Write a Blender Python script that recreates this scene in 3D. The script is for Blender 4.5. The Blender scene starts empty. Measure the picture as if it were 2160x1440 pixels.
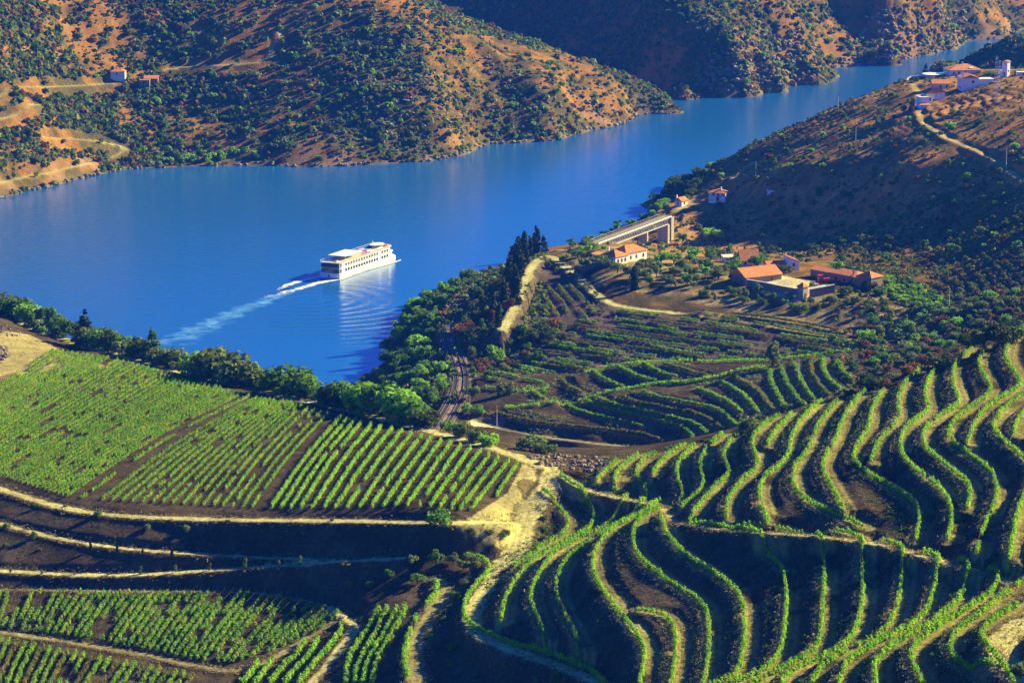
import bpy, bmesh, math, random
import numpy as np
from mathutils import Vector, Matrix
random.seed(7); RNG = np.random.default_rng(7)
scene = bpy.context.scene
COL = scene.collection
R = math.radians

# ------------------------------------------------------------------ camera
H = 265.0; F = 6000.0; W0, H0 = 2160.0, 1440.0
PITCH = math.atan((720 + 547) / F)
cam = bpy.data.cameras.new("camera"); camo = bpy.data.objects.new("camera", cam); COL.objects.link(camo)
cam.sensor_width = 36.0; cam.lens = 36.0 * F / W0
cam.clip_start = 1.0; cam.clip_end = 20000.0
camo.location = (0, 0, H); camo.rotation_euler = (math.pi / 2 - PITCH, 0, 0)
scene.camera = camo
HAZE = 0.00008
SP, CP = math.sin(PITCH), math.cos(PITCH)

# ------------------------------------------------------------------ light
SUN_EL, SUN_AZ = 26.0, 28.0          # azimuth measured from +X towards +Y
world = bpy.data.worlds.new("World"); scene.world = world; world.use_nodes = True
wn = world.node_tree; wn.nodes.clear()
sky = wn.nodes.new('ShaderNodeTexSky'); sky.sky_type = 'NISHITA'; sky.sun_disc = False
sky.sun_elevation = R(SUN_EL); sky.sun_rotation = R(90 - SUN_AZ)
sky.air_density = 1.2; sky.dust_density = 0.2; sky.ozone_density = 4.0; sky.altitude = 200
mul = wn.nodes.new('ShaderNodeMix'); mul.data_type = 'RGBA'; mul.blend_type = 'MULTIPLY'
mul.inputs[0].default_value = 1.0; mul.inputs[7].default_value = (0.07, 0.30, 1.12, 1)
bg = wn.nodes.new('ShaderNodeBackground'); bg.inputs[1].default_value = 0.07
wo = wn.nodes.new('ShaderNodeOutputWorld')
wn.links.new(sky.outputs[0], mul.inputs[6]); wn.links.new(mul.outputs[2], bg.inputs[0])
wn.links.new(bg.outputs[0], wo.inputs[0])
sun = bpy.data.lights.new("sun", 'SUN'); sun.energy = 5.0; sun.angle = R(0.5); sun.color = (1.0, 0.88, 0.33)
suno = bpy.data.objects.new("sun", sun); COL.objects.link(suno)
sd = Vector((math.cos(R(SUN_EL)) * math.cos(R(SUN_AZ)), math.cos(R(SUN_EL)) * math.sin(R(SUN_AZ)), math.sin(R(SUN_EL))))
suno.rotation_euler = sd.to_track_quat('Z', 'Y').to_euler(); suno.location = (600, 400, 900)
vs = scene.view_settings; vs.view_transform = 'Standard'; vs.look = 'None'; vs.gamma = 1; vs.use_curve_mapping = False
vs.exposure = 1.65
scene.cycles.max_bounces = 5; scene.cycles.diffuse_bounces = 2; scene.cycles.glossy_bounces = 2
scene.cycles.transmission_bounces = 2; scene.cycles.volume_bounces = 0; scene.cycles.transparent_max_bounces = 6
scene.cycles.use_adaptive_sampling = True; scene.cycles.adaptive_threshold = 0.02

# ------------------------------------------------------------------ picture point -> place
def ray(u, v):
    a = (np.asarray(u, float) - W0 / 2) / F; b = (H0 / 2 - np.asarray(v, float)) / F
    dx = a; dy = CP + b * SP; dz = -SP + b * CP
    return dx, dy, dz
def at_z(u, v, z):
    dx, dy, dz = ray(u, v); t = (z - H) / dz
    return np.stack([dx * t, dy * t, np.broadcast_to(z, np.shape(dx * t)) + 0 * t], -1)
def at_D(u, D, z):       # horizontal distance known
    az = math.atan2((u - W0 / 2) / F, CP * 1.0)
    return np.array([D * math.sin(az), D * math.cos(az), z])
TILES = {'r2': (720, 960, 3.0), 'r3': (1440, 960, 3.0), 'r5': (720, 480, 3.0), 'r6': (1440, 480, 3.0),
         'A': (960, 1040, 3.6), 'B': (1360, 1040, 3.6), 'C': (1720, 1040, 3.6), 'D': (1220, 820, 4.5),
         'E': (1640, 820, 4.154), 'F': (1700, 600, 4.696), 'G': (960, 700, 4.5), 'H': (1340, 700, 4.154),
         'I5': (400, 1200, 3.857), 'P': (780, 460, 4.5), 's': (0, 0, 1.0)}
def T(tile, pts, dv=0):
    ox, oy, s = TILES[tile]
    return [(ox + x / s, oy + y / s + dv) for x, y in pts]

# terraced rows of the near slope: (name, z, [(tile, points) ...])
ROWS = [
 ('U0', (66,62.6), [('A', [(660,10),(760,80),(840,150),(862,220),(830,300),(720,350),(600,430),(480,510),(395,600)])]),
 ('U1', (67.5,62.8), [('s', [(1183,1010),(1187,1020),(1213,1037),(1240,1056)]), ('A', [(1060,150),(1050,220),(960,290),(800,370),(600,480),(540,540),(460,640),(400,740),(360,860),(345,955)])]),
 ('U2', (69,65), [('D', [(300,940),(420,960),(470,1020),(450,1090),(380,1150)]), ('A', [(1180,230),(1000,300),(850,380),(740,440),(660,560),(590,680),(575,770),(590,860),(640,970),(690,1105)])]),
 ('U3', (71.8,67.6), [('D', [(580,600),(740,590)][1:]+[(660,620),(580,690),(545,780),(560,840),(630,900),(640,970)]), ('A', [(1470,20),(1400,140),(1250,220),(1100,300),(960,385),(850,480),(780,600),(760,720),(790,830),(880,1000),(970,1190)])]),
 ('R4', 73, [('A', [(1555,40),(1450,125),(1300,195),(1180,260),(1100,360),(1050,450),(1040,560),(1080,670),(1180,800),(1300,960),(1430,1120),(1440,1250),(1400,1440)])]),
 ('R4b', 74.3, [('A', [(1370,875),(1450,885)]), ('B', [(110,900),(200,950),(240,1060),(235,1200),(200,1440),(190,1500)])]),
 ('R5', 76, [('A', [(1555,75),(1450,150),(1370,220),(1345,330),(1370,440),(1470,550),(1600,630)]), ('B', [(0,530),(100,610),(230,690),(380,780),(460,860),(490,980),(480,1280),(440,1440),(430,1500)])]),
 ('R6', 79, [('B', [(115,140),(150,270),(210,360),(340,480),(500,580),(640,670),(730,770),(760,940),(750,1180),(705,1370),(600,1410),(480,1450)])]),
 ('R7', 82, [('B', [(330,200),(480,220),(590,280),(700,320),(870,420),(1010,510),(1075,620),(1070,950),(1040,1160),(960,1300),(820,1370),(640,1430)])]),
 ('R8', 85.5, [('B', [(650,215),(850,230),(1060,260),(1200,310),(1320,390),(1370,500),(1350,820),(1340,1070),(1290,1190),(1150,1260),(1000,1345),(900,1390),(800,1450)])]),
 ('R9', 88.5, [('B', [(1440,270),(1560,290),(1640,330),(1650,500),(1660,740),(1630,960),(1560,1110),(1400,1215),(1220,1285),(1080,1350),(1030,1450)])]),
 ('R10', 91.5, [('C', [(510,340),(600,380),(650,430),(665,600),(640,760),(590,920),(540,1020),(430,1110),(250,1170),(60,1290),(0,1360),(-40,1450)])]),
 ('R11', 94.5, [('C', [(815,430),(930,475),(930,600),(890,760),(840,890),(760,970),(600,1060),(420,1150),(290,1230),(210,1310),(185,1450)])]),
 ('R12', 97, [('C', [(1080,480),(1160,520),(1165,640),(1110,760),(1020,870),(870,980),(700,1070),(560,1160),(470,1250),(440,1340),(465,1450)])]),
 ('R13', 99.5, [('C', [(1310,545),(1390,580),(1400,650),(1340,740),(1200,840),(1050,930),(900,1025),(790,1100),(720,1180),(740,1300),(800,1400),(820,1460)])]),
 ('R14', 102, [('C', [(1575,620),(1500,710),(1370,800),(1300,880),(1170,960),(1060,1040),(1010,1150),(1060,1260),(1200,1350),(1340,1450)])]),
 ('R15', 104.5, [('C', [(1600,790),(1500,870),(1380,920),(1290,990),(1250,1090),(1290,1210),(1390,1300),(1470,1400),(1500,1460)])]),
 ('V1', 70.2, [('D', [(370,660),(330,700),(220,790),(170,860)])]),
 ('V2', 70.8, [('D', [(580,600),(480,670),(390,740),(340,830),(345,870)])]),
 ('V3b', 73.3, [('D', [(1020,510),(900,570),(820,640),(740,720),(700,800)])]),
 ('V4', 75.2, [('D', [(1110,515),(1010,600),(950,680),(930,760),(950,880),(1000,990),(960,1080)])]),
 ('V5', 78, [('D', [(1380,410),(1250,510),(1180,600),(1155,700),(1185,850),(1165,950),(1070,1030),(975,1110)])]),
 ('V6', 81.3, [('D', [(1540,390),(1430,480),(1370,580),(1390,670),(1450,790),(1330,880),(1220,1000),(1120,1120),(1040,1220)])]),
 ('V7', 84.6, [('D', [(1905,235),(1760,320),(1660,420),(1640,530),(1690,620),(1712,720),(1590,830),(1490,920),(1420,1040),(1400,1120),(1410,1230)])]),
 ('V7b', 85.6, [('D', [(2030,215),(1930,320),(1840,430),(1795,510)])]),
 ('V8m', 87.2, [('E', [(390,95),(320,140),(230,230),(150,340),(110,450),(110,570)]), ('D', [(1870,740),(1790,800),(1725,900),(1720,1020),(1760,1160),(1800,1250)])]),
 ('V9', 89, [('E', [(530,90),(470,150),(400,230),(330,340),(290,480),(220,585),(140,680),(130,780),(160,880),(270,980),(440,1060),(620,1130),(740,1190)])]),
 ('V10', 90.8, [('E', [(780,5),(715,45),(680,90),(610,180),(560,280),(530,400),(430,550),(390,640),(410,740),(490,880),(570,1040)])]),
 ('V11', 92.5, [('E', [(930,0),(850,100),(815,200),(800,310),(760,400),(690,490),(660,570),(680,630),(760,710),(900,790),(1060,890),(1210,990),(1250,1090),(1215,1310)])]),
 ('V12', 94.2, [('F', [(1170,790),(1060,880),(970,970),(920,1080),(910,1180),(930,1300)]), ('E', [(980,345),(910,420),(850,520),(820,630)])]),
 ('V13', 96, [('F', [(1320,790),(1250,870),(1190,960),(1180,1100),(1230,1230)]), ('E', [(1180,280),(1090,370),(1070,480),(1100,590),(1250,730),(1420,850),(1510,980),(1530,1160),(1490,1310)])]),
 ('V14', 97.7, [('F', [(1640,610),(1500,750),(1450,840),(1450,950),(1500,1080),(1520,1180)]), ('E', [(1400,235),(1300,320),(1260,410),(1290,510),(1400,600),(1560,720),(1680,820),(1695,930),(1660,1040)])]),
 ('V15', 99.4, [('F', [(1780,600),(1710,740),(1720,820),(1790,920),(1850,1050)]), ('E', [(1680,155),(1570,240),(1500,340),(1500,430),(1660,550),(1830,670),(1920,790),(1920,960),(1850,1110),(1760,1330)]), ('C', [(1225,450)])]),
 ('V16', 101, [('F', [(2160,410),(2020,510),(1980,620),(1980,720),(2060,850),(2155,975)]), ('E', [(1950,70),(1830,150),(1740,260),(1690,370),(1660,470)])]),
 ('W14', 102.7, [('E', [(2260,-20),(2100,60),(2020,130),(1940,210),(1890,300),(1910,380),(2020,480),(2150,590),(2250,680)])]),
 ('W14b', 104, [('E', [(2260,120),(2160,180),(2100,270),(2060,390)])]),
 ('W15', 103, [('E', [(2250,840),(2160,920),(2090,1100),(2060,1310)]), ('C', [(1500,300),(1460,530)])]),
]
ROWS = [(n, z, sum([T(t, p, 6) for t, p in segs], [])) for n, z, segs in ROWS]
# rows of the middle spur
MROWS = [
 ('M1', 18, T('s', [(1044,873),(1093,886),(1138,895),(1224,903),(1291,910),(1327,914),(1353,918),(1387,928),(1418,940)])),
 ('M2', 19.8, T('s', [(1192,850),(1205,865),(1249,877),(1282,885),(1331,895),(1358,903)])),
 ('M3', 21.6, T('D', [(80,130),(180,170),(330,220),(480,250),(700,300),(880,350),(1000,380),(1060,430),(1110,490)])),
 ('M4', 23.2, T('D', [(190,100),(280,140),(420,180),(600,220),(800,260),(950,300),(1100,340),(1180,400),(1250,460)])),
 ('M5', 25, T('D', [(390,80),(480,120),(700,170),(900,210),(1050,230),(1180,270),(1280,320),(1380,400)])),
 ('M6', 27, T('D', [(600,30),(730,90),(900,120),(1100,160),(1250,180),(1380,240),(1450,320),(1520,370)])),
 ('M7', 28.8, T('D', [(1130,10),(1250,60),(1400,120),(1500,190),(1540,240)])),
 ('M8', 30, T('H', [(750,440),(830,490),(950,560),(1020,640),(1080,720)])),
 ('M9', 31.2, T('H', [(850,400),(950,450),(1080,530),(1150,620),(1210,700)])),
 ('M10', 32.4, T('H', [(1180,340),(1180,430),(1220,520),(1270,610),(1330,680)])),
 ('M11', 33.6, T('H', [(1270,320),(1310,420),(1360,520),(1420,600),(1490,660)])),
 ('M12', 34.8, T('H', [(1400,290),(1430,400),(1480,500),(1560,600)])),
 ('M13', 36, T('H', [(1560,230),(1530,340),(1580,430),(1640,510),(1700,570)])),
 ('M14', 37.2, T('H', [(1640,240),(1640,330),(1690,430),(1790,510)])),
 ('M15', 38.4, T('H', [(1770,260),(1800,350),(1890,430)])),
 ('P1', 20.5, T('G', [(700,540),(740,590),(840,650)])),
 ('P2', 22, T('G', [(1000,460),(1060,530),(1200,590)])),
 ('P3', 24.2, T('G', [(1280,370),(1400,460),(1600,540)])),
 ('P4', 26.8, T('G', [(1540,340),(1720,430),(1900,480)])),
 ('P5', 28.6, T('G', [(1790,310),(1920,390),(2100,440)])),
 ('P6', 30, T('H', [(250,290),(450,350),(620,390)])),
]
def qrow(v0, u0, u1):
    us = np.linspace(u0, u1, 6); return (v0, [(float(u), float(v0 + .15 * (u - 1200) + 3 * math.sin(u / 60 + v0))) for u in us])
for v0, u0, u1 in [(612,1480,1790),(626,1490,1860),(640,1300,1880),(651,1260,1860),(662,1235,1800),(673,1222,1760),(684,1212,1720),(695,1208,1690),(706,1200,1640),(717,1190,1600),(728,1170,1530),(739,1150,1470),(750,1110,1420),(761,1090,1345),(772,1075,1280),(783,1060,1220),(795,1048,1170)]:
    v0, p = qrow(v0, u0, u1); MROWS.append(('Q', 28 - (v0 - 640) * .088, p))
MROWS += [('T', 22.5, T('P', [(1410,905),(1510,985)])), ('T', 23.2, T('P', [(1465,810),(1540,870),(1600,950)])), ('T', 23.9, T('P', [(1505,720),(1600,830),(1690,920)])), ('T', 24.6, T('P', [(1560,660),(1650,750),(1720,830),(1785,940)])),
 ('T', 25.3, T('P', [(1690,650),(1760,740),(1830,800),(1880,910)])), ('T', 26, T('P', [(1770,620),(1850,720),(1930,810),(2060,960)])), ('T', 26.7, T('P', [(1860,600),(1940,690),(2060,800),(2140,920)])), ('T', 27.4, T('P', [(1640,400),(1780,500),(1900,560),(2040,640),(2160,760)]))]
MBAND = T('G', [(480,725),(700,700),(850,690),(1100,640),(1300,600),(1500,570),(1700,530),(2000,500),(2160,500)]) + T('H', [(300,430),(600,425),(850,385),(960,350),(1150,320)])
MBANDZ = (19, 33)
MRIDGE = T('G', [(640,560),(850,500),(1170,390),(1400,340),(1740,300),(2160,280)]) + T('H', [(600,275),(850,262),(1230,250),(1420,225),(1640,200),(1870,170)])
MRIDGEZ = (21, 39)

# smooth control points: (u, v, z)
CP0 = []
def cps(*p): CP0.extend(p)
CPW = []          # depth of the river bed under a point of the water surface
def wps(*p): CPW.extend(p)
# upper road along the left field, and behind it the fall to the river
ROAD_UP = [(-80,655,43),(0,668,45),(60,688,46.5),(130,716,48.5),(240,745,52),(330,770,54.5),(400,790,57),(540,822,61),(700,857,64.5),(800,880,66.5),(900,908,68.5),(1000,932,70.2),(1100,966,71),(1150,985,70.5)]
ROAD_LO = [(-80,1010,61),(0,1030,62),(60,1050,62.5),(120,1068,63),(200,1082,64),(300,1091,65),(500,1096,66),(700,1098,67.5),(850,1100,69),(960,1103,70),(1050,1100,68.5),(1090,1105,66)]
JUNC = [(1150,985,70),(1170,1000,69.2),(1155,1030,68),(1128,1060,66.8),(1105,1100,65.2),(1097,1140,63.8),(1088,1170,62.8),(1060,1188,62),(1045,1200,61.6)]
ROAD_G = [(1088,1170,62.8),(1045,1195,61.8),(1030,1235,60.8),(1005,1275,60),(993,1300,59.7),(1000,1325,59.7),(1035,1352,60),(1100,1378,61),(1200,1410,63.3),(1290,1450,65)]
PATH2 = [(-80,1085,58.5),(0,1104,59.5),(80,1125,60),(180,1146,60.3),(300,1160,60),(400,1166,59.5),(500,1173,59),(600,1178,59.3),(700,1180,60)]
PATH3 = [(-80,1192,55),(0,1203,55.2),(120,1210,55.4),(230,1213,55.5),(350,1209,56),(500,1198,57.3),(620,1191,58.8),(720,1184,60.3),(850,1176,62.3)]
PATH4 = [(-80,1243,52.5),(0,1243,52.7),(170,1245,53),(340,1246,53),(500,1247,53),(600,1256,52.8),(690,1279,52),(740,1310,52.4),(752,1325,52.2),(720,1365,51),(690,1400,49.6),(655,1445,48)]
PATH5 = [(-80,1322,50),(0,1332,50),(120,1348,49.2),(300,1378,48.3),(410,1402,47.5),(490,1418,47.2),(560,1400,47.6),(640,1350,49),(700,1310,51.2),(745,1303,52.2)]
TRACKK = [(925,1225,58.8),(935,1255,57.6),(905,1300,56.2),(880,1340,55.2),(872,1380,54.2),(880,1440,52.7)]
VPATH = [(1180,1000,69.3),(1230,1030,69),(1290,1048,69.5),(1355,1058,71.5),(1395,1068,75),(1420,1100,78.5),(1455,1105,80.8),(1530,1118,84.2),(1640,1125,87),(1720,1130,88.5),(1800,1140,90.2),(1860,1148,91.9),(1940,1170,94.8),(2020,1193,97),(2090,1212,99.2),(2160,1240,101.6),(2200,1255,103)]
ROAD_R = [(2200,1300,106.4),(2150,1318,106.3),(2118,1345,106.2),(2108,1372,106),(2125,1402,105.7),(2160,1440,105.4)]
for l in (ROAD_UP, ROAD_LO, JUNC, ROAD_G, PATH2, PATH3, PATH4, PATH5, TRACKK, VPATH, ROAD_R): cps(*l)
cps((120,740,52),(60,790,55),(0,850,57),(-80,860,57),(150,850,59.5),(0,940,61),(300,900,62.5),(300,1000,64.3),(450,960,65),(600,920,66),(600,1020,67),(800,960,69),(800,1040,69),(950,1020,70.3),(1040,1070,69.8),(1100,1020,69.8),(450,1050,65.5),(150,980,62.5))
cps((850,1163,63.2),(960,1165,63),(1000,1160,63),(900,1120,67.5),(1000,1122,67),(1060,1140,65))
cps((800,1230,57.5),(900,1205,60),(700,1225,56.5),(760,1260,55.2),(400,1225,54.5),(100,1228,53.8),(960,1200,60.8),(830,1262,56.8))
cps((0,1290,51.5),(200,1300,51.3),(400,1330,50.3),(560,1330,50.2),(640,1300,51),(0,1380,48.5),(200,1400,48.3),(100,1440,47),(350,1430,46.8),(-80,1400,48))
cps((800,1290,55),(820,1340,53),(780,1400,51),(740,1440,49),(560,1430,47),(840,1440,51),(950,1300,57),(940,1360,55.3),(960,1420,53.6),(1050,1420,54.8),(1150,1440,57.8),(1000,1350,57.6),(1080,1400,58.6),(1230,1460,61))
cps((1125,1130,62.8),(1125,1085,64.5),(1090,1200,61.4),(2150,1395,107.5),(2180,1350,108.5),(2200,1420,109))
cps((1150,975,70),(1200,975,69),(1270,985,69.5),(1230,955,66),(1140,950,66),(1300,1000,70.5))
# hidden ground behind the near ridges, given by distance
CPD = [(-150,1150,30),(-150,1230,0),(0,1150,28),(0,1240,-6),(200,1060,32),(200,1180,-6),(400,1000,35),(400,1130,-8),(600,940,40),(600,1060,-4),(750,910,42),(750,1010,5),(750,1060,-4),(860,900,40),(860,980,16),
       (930,900,42),(930,980,18),(1000,880,44),(1000,960,19),(1100,860,45),(1100,950,14),(1250,860,45),(1250,950,10),(1400,870,45),(1400,940,14),(1550,860,52),(1550,930,24),(1700,840,62),(1700,920,34),(1850,840,68),(1850,930,40),(2000,850,74),(2000,940,44),(2200,860,80),(2200,960,52),
       (700,380,60),(1400,380,100),(2200,380,130),(-150,380,60),(0,560,50),(-150,560,50),(400,540,45),(800,520,48),(1100,520,58),(2200,420,122),(1400,460,86),(1800,440,108)]
# middle ground
RAIL = [(1010,600,17),(985,615,17),(967,638,17),(953,660,17),(947,680,17),(948,713,17),(958,743,17),(968,773,17),(973,800,17),(968,830,17),(952,862,17),(935,890,17),(915,925,17)]
cps(*RAIL)
PATH_M0 = [(1015,893,16),(1049,902,16),(1093,910,16),(1151,922,15.8),(1216,930,15.5),(1280,938,15.5),(1380,945,16)]
cps(*PATH_M0)
cps((1015,880,17),(1035,868,19),(1300,955,12),(1200,948,12),(1440,950,16))
cps((1060,800,20),(1010,800,17.5),(1000,840,17.5),(1150,790,21))
cps((860,700,6),(840,780,8),(900,760,12),(880,840,14),(920,800,14),(900,660,8),(930,720,14.5),(990,700,19),(1010,740,18),(1080,730,20),(1040,690,24),(1050,650,27))
# promontory road and farm plateau
ROAD_P = [(1225,1062*0+705,22.5),(1060,695,26.5)][1:] + [(1075,670,27.2),(1090,640,27.8),(1105,605,28.2),(1115,575,28.5),(1130,552,28.8),(1150,540,29),(1166,541,29),(1185,555,28.8),(1220,585,28.5),(1250,615,28.2),(1285,640,28),(1330,650,27.7),(1440,662,27),(1560,676,26.3),(1700,698,25.5),(1790,712,25.8),(1860,722,27)]
cps(*ROAD_P)
cps((1120,620,27),(1180,600,26.5),(1130,680,25),(1240,560,32.5),(1290,590,32),(1340,600,31.5),(1240,538,31),(1300,545,33),(1200,533,29),(1380,570,33),(1450,600,32),(1540,590,33),(1600,600,33),(1700,600,34),(1800,600,35),(1640,625,32.5),(1500,635,29.5),(1800,640,33),(1860,650,32),(1960,660,33),(1420,545,30),(1500,550,30),(1600,560,31),(1700,560,32),(1850,570,35),(1400,520,10),(1330,515,14))
cps((1850,740,33),(1900,720,33),(1930,680,32),(1950,780,38),(1850,800,38),(2000,700,37),(2050,640,44),(1950,620,33))
# shorelines of the near bank
cps((1010,580,1),(940,598,0),(905,618,0),(862,655,0),(835,692,0),(815,738,0),(800,775,0),(1060,562,2),(1110,540,3),(1160,522,3),(1205,514,2),(1240,507,1),(1290,488,0),(1340,468,0),(1385,448,0),(1395,420,0),(1388,400,-1),(1420,370,-3),(1480,330,-4))
wps((1120,517,-5),(1180,501,-5),(1240,488,-5),(1300,460,-6),(1020,558,-4),(950,575,-5),(880,600,-5),(820,650,-6),(780,700,-6),(770,760,-7),(1100,480,-6),(1200,470,-6),(1300,430,-6),(700,700,-10),(700,600,-12),(1000,500,-12),(1200,400,-12),(400,600,-12),(400,500,-12),(800,420,-12),(100,560,-12),(1100,370,-10),(1400,300,-10))
# right hillside
cps((1400,402,8),(1430,425,14),(1450,405,15),(1500,352,22),(1550,325,28),(1600,300,35),(1650,272,43),(1700,248,50),(1750,222,56),(1800,208,60),(1850,190,64),(1905,170,68),(1960,164,72),(1995,158,73),(2030,155,73.5),(2080,153,74),(2040,175,73),(2120,175,76),(2180,180,80))
cps((1420,450,12),(1480,440,15),(1440,480,11),(1410,500,8.5),(1425,470,13),(1245,521,19.5),(1222,525,20.5),(1270,516,18),(1500,520,4),(1380,525,4),(1300,520,6),(1600,480,14),(1560,420,20),(1640,410,26),(1700,460,20),(1700,520,17),(1700,350,42),(1800,300,50),(1800,400,36),(1800,480,26),(1900,350,55),(1950,220,70),(1950,300,61),(1950,400,47),(1950,500,36),(1950,570,31),(2050,250,71),(2050,350,59),(2050,450,47),(2050,550,37),(2160,210,78),(2160,350,66),(2160,480,54),(2160,600,45),(2200,300,74),(2200,560,50),(1620,360,36),(1860,530,29))
CPD += [(1700,1950,-8),(1800,2020,-8),(1850,2050,-6),(1900,2120,-8),(1950,2200,-8),(1980,2270,-8),(1650,1850,-6),(1600,1900,-10),(1750,1860,-3),(1850,1900,2),(1880,1850,20),(1800,1760,25),(1700,1760,10),(1500,1760,-4),(1600,1800,-4),(1700,1850,-5),(1800,1900,-4),(1900,1900,0),(1900,1990,-8),(2000,1800,40),(2100,1800,50),(1950,1800,22),(1950,1950,2),(1950,2100,-6),(2000,1950,26),(2100,1950,38),(2200,1900,60),(2000,2120,16),(2100,2100,48),(2200,2050,62)]
cps((1995,128,8),(2040,105,30),(2100,80,40),(2160,62,50),(2230,50,60))
# river bed, upper reach
wps((1500,260,-12),(1650,215,-12),(1800,170,-12),(1900,145,-10),(1980,125,-10),(2030,100,-8),(2090,85,-6),(2150,72,-6),(1350,300,-12),(200,450,-12),(600,430,-12))
# far left hillside
SHORE_L = [(-150,455),(0,418),(60,402),(100,395),(160,378),(200,370),(260,358),(330,354),(440,350),(560,349),(620,352),(700,351),(780,347),(850,343),(905,340),(955,331),(1010,312),(1035,303),(1060,303),(1150,298),(1180,295),(1200,286),(1245,275),(1300,264),(1325,257),(1342,243),(1390,240),(1440,239)]
cps(*[(u, v, 0) for u, v in SHORE_L]); wps(*[(u + 3, v + 8, -4) for u, v in SHORE_L]); wps(*[(u + 3, v + 25, -8) for u, v in SHORE_L])
CPD_L = []
def hillL(*p):          # (u, v, slope from the shore up to there)
    for u, v, sg in p:
        vs_ = np.interp(u, [q[0] for q in SHORE_L], [q[1] for q in SHORE_L])
        def kk(vv):
            dx, dy, dz = ray(u, vv); return -dz / math.hypot(dx, dy)
        Ds = H / kk(vs_); k = kk(v); CP0.append((u, v, sg * (H - k * Ds) / (sg + k)))
hillL((-150,380,.5),(0,370,.5),(100,350,.45),(200,330,.4),(250,315,.42),(0,300,.42),(60,230,.50),(100,260,.46),(160,290,.42),(0,200,.44),(0,140,.44),(0,60,.46),(0,0,.47),(150,200,.38),(150,100,.41),(150,0,.44),
 (300,300,.38),(300,230,.38),(300,150,.40),(300,80,.44),(300,0,.48),(450,300,.40),(450,220,.40),(450,130,.43),(450,50,.47),(450,0,.48),(600,300,.5),(600,220,.48),(580,130,.46),(600,60,.47),(600,0,.48),(700,300,.56),(720,220,.52),(720,150,.5),(720,80,.5),(720,10,.5),
 (800,290,.6),(850,230,.56),(850,160,.54),(800,80,.52),(830,6,.5),(930,270,.66),(920,180,.60),(900,90,.54),(880,32,.5),(985,130,.50),(985,200,.46),(990,260,.42),(1000,80,.5),(1050,96,.48),(1060,200,.46),(1090,260,.5),(1120,200,.58),(1180,180,.60),(1150,130,.5),(1160,250,.75),(1200,220,.5),(1250,180,.52),(1240,155,.46),(1300,210,.6),(1290,156,.46),(1350,172,.5),(1390,205,.5),(1380,186,.45),(1422,224,.5),
 (-150,200,.46),(-150,60,.48),(-150,-40,.5),(300,-50,.48),(600,-50,.48),(0,-50,.47))
CPD += [(830,2120,80),(830,2350,20),(1000,2130,55),(1000,2300,5),(1150,2130,30),(1150,2280,0),(1280,2120,22),(1280,2240,-2),(1380,2100,6),(1380,2180,-4),(1450,2080,-6),(0,2150,145),(300,2200,145),(600,2200,140),(0,2600,150),(400,2600,140),(700,2500,110),(-150,2300,150),(0,4000,300),(500,3300,160),(500,4000,260)]
# far hills
SHORE_F = [(1432,207),(1480,205),(1560,206),(1610,196),(1660,185),(1700,178),(1757,160)]
SHORE_F2 = [(1765,142),(1800,139),(1850,135),(1898,129),(1940,118),(1985,107),(2045,86)]
wps((1960,126,-6),(1930,133,-6),(1985,119,-6),(2010,109,-6),(1900,141,-7),(2040,97,-6)); cps(*[(u, v, 0) for u, v in SHORE_F + SHORE_F2]); wps(*[(u, v + 5, -4) for u, v in SHORE_F + SHORE_F2]); wps(*[(u, v + 13, -8) for u, v in SHORE_F + SHORE_F2])
CPD += [(1400,2200,40),(1400,2215,55),(1430,2150,18),(1390,2290,78),(1500,2200,48),(1500,2270,78),(1560,2180,32),(1560,2280,72),(1620,2200,28),(1640,2290,60),(1700,2250,16),(1700,2310,36),(1740,2270,8),(1745,2300,14),
        (1250,2420,8),(1250,2500,40),(1100,2520,12),(1100,2600,55),(950,2620,18),(950,2720,70),(1330,2330,30),(1330,2400,70),(1150,2750,110),(900,2950,120),(1300,2550,110),(1450,2450,120),(1600,2480,95),(1730,2420,26),(1790,2450,22),(1780,2360,4),
        (1850,2400,28),(1850,2480,62),(1950,2520,45),(1930,2540,70),(2010,2620,40),(2030,2700,60),(2080,2720,14),(2140,2760,20),(2000,2400,-6),(2050,2450,-6),(2100,2500,-6),(1960,2330,-5),(2040,2380,-3),(2000,2320,-4),(2160,2800,50),(2060,2800,90),(2200,3000,90),(1800,2700,120),(1600,2800,140),(2000,2900,140),(2200,2650,-4),(2100,2560,-4),(1300,3200,200),(1000,3500,220),(1700,3300,200),(2200,3400,180),(1300,4100,330),(2200,4100,330),(-150,4100,330),(800,4100,330)]

# ------------------------------------------------------------------ ground height field on a fan-shaped grid
def resample(p, step):
    p = np.asarray(p, float); d = np.r_[0, np.cumsum(np.hypot(*np.diff(p[:, :2], axis=0).T))]
    n = max(2, int(d[-1] / step) + 1); s = np.linspace(0, d[-1], n)
    return np.stack([np.interp(s, d, p[:, k]) for k in range(p.shape[1])], 1)
def smooth_line(p, it=2):           # Chaikin
    p = np.asarray(p, float)
    for _ in range(it):
        q = np.empty((2 * len(p), p.shape[1])); q[0] = p[0]; q[-1] = p[-1]
        q[1:-1:2] = .75 * p[:-1] + .25 * p[1:]; q[2:-1:2] = .25 * p[:-1] + .75 * p[1:]
        p = q
    return p
def uvz_line(pts):                   # (u,v,z) triples -> world polyline
    p = smooth_line(pts); return at_z(p[:, 0], p[:, 1], p[:, 2])
def uv_line(pts, z0, z1=None):
    p = smooth_line(pts); z = np.linspace(z0, z0 if z1 is None else z1, len(p))
    return at_z(p[:, 0], p[:, 1], z)
rowsW = [(n, uv_line(p, *(z if isinstance(z, tuple) else (z,)))) for n, z, p in ROWS]
mrowsW = [(n, uv_line(p, *(z if isinstance(z, tuple) else (z,)))) for n, z, p in MROWS]
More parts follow.
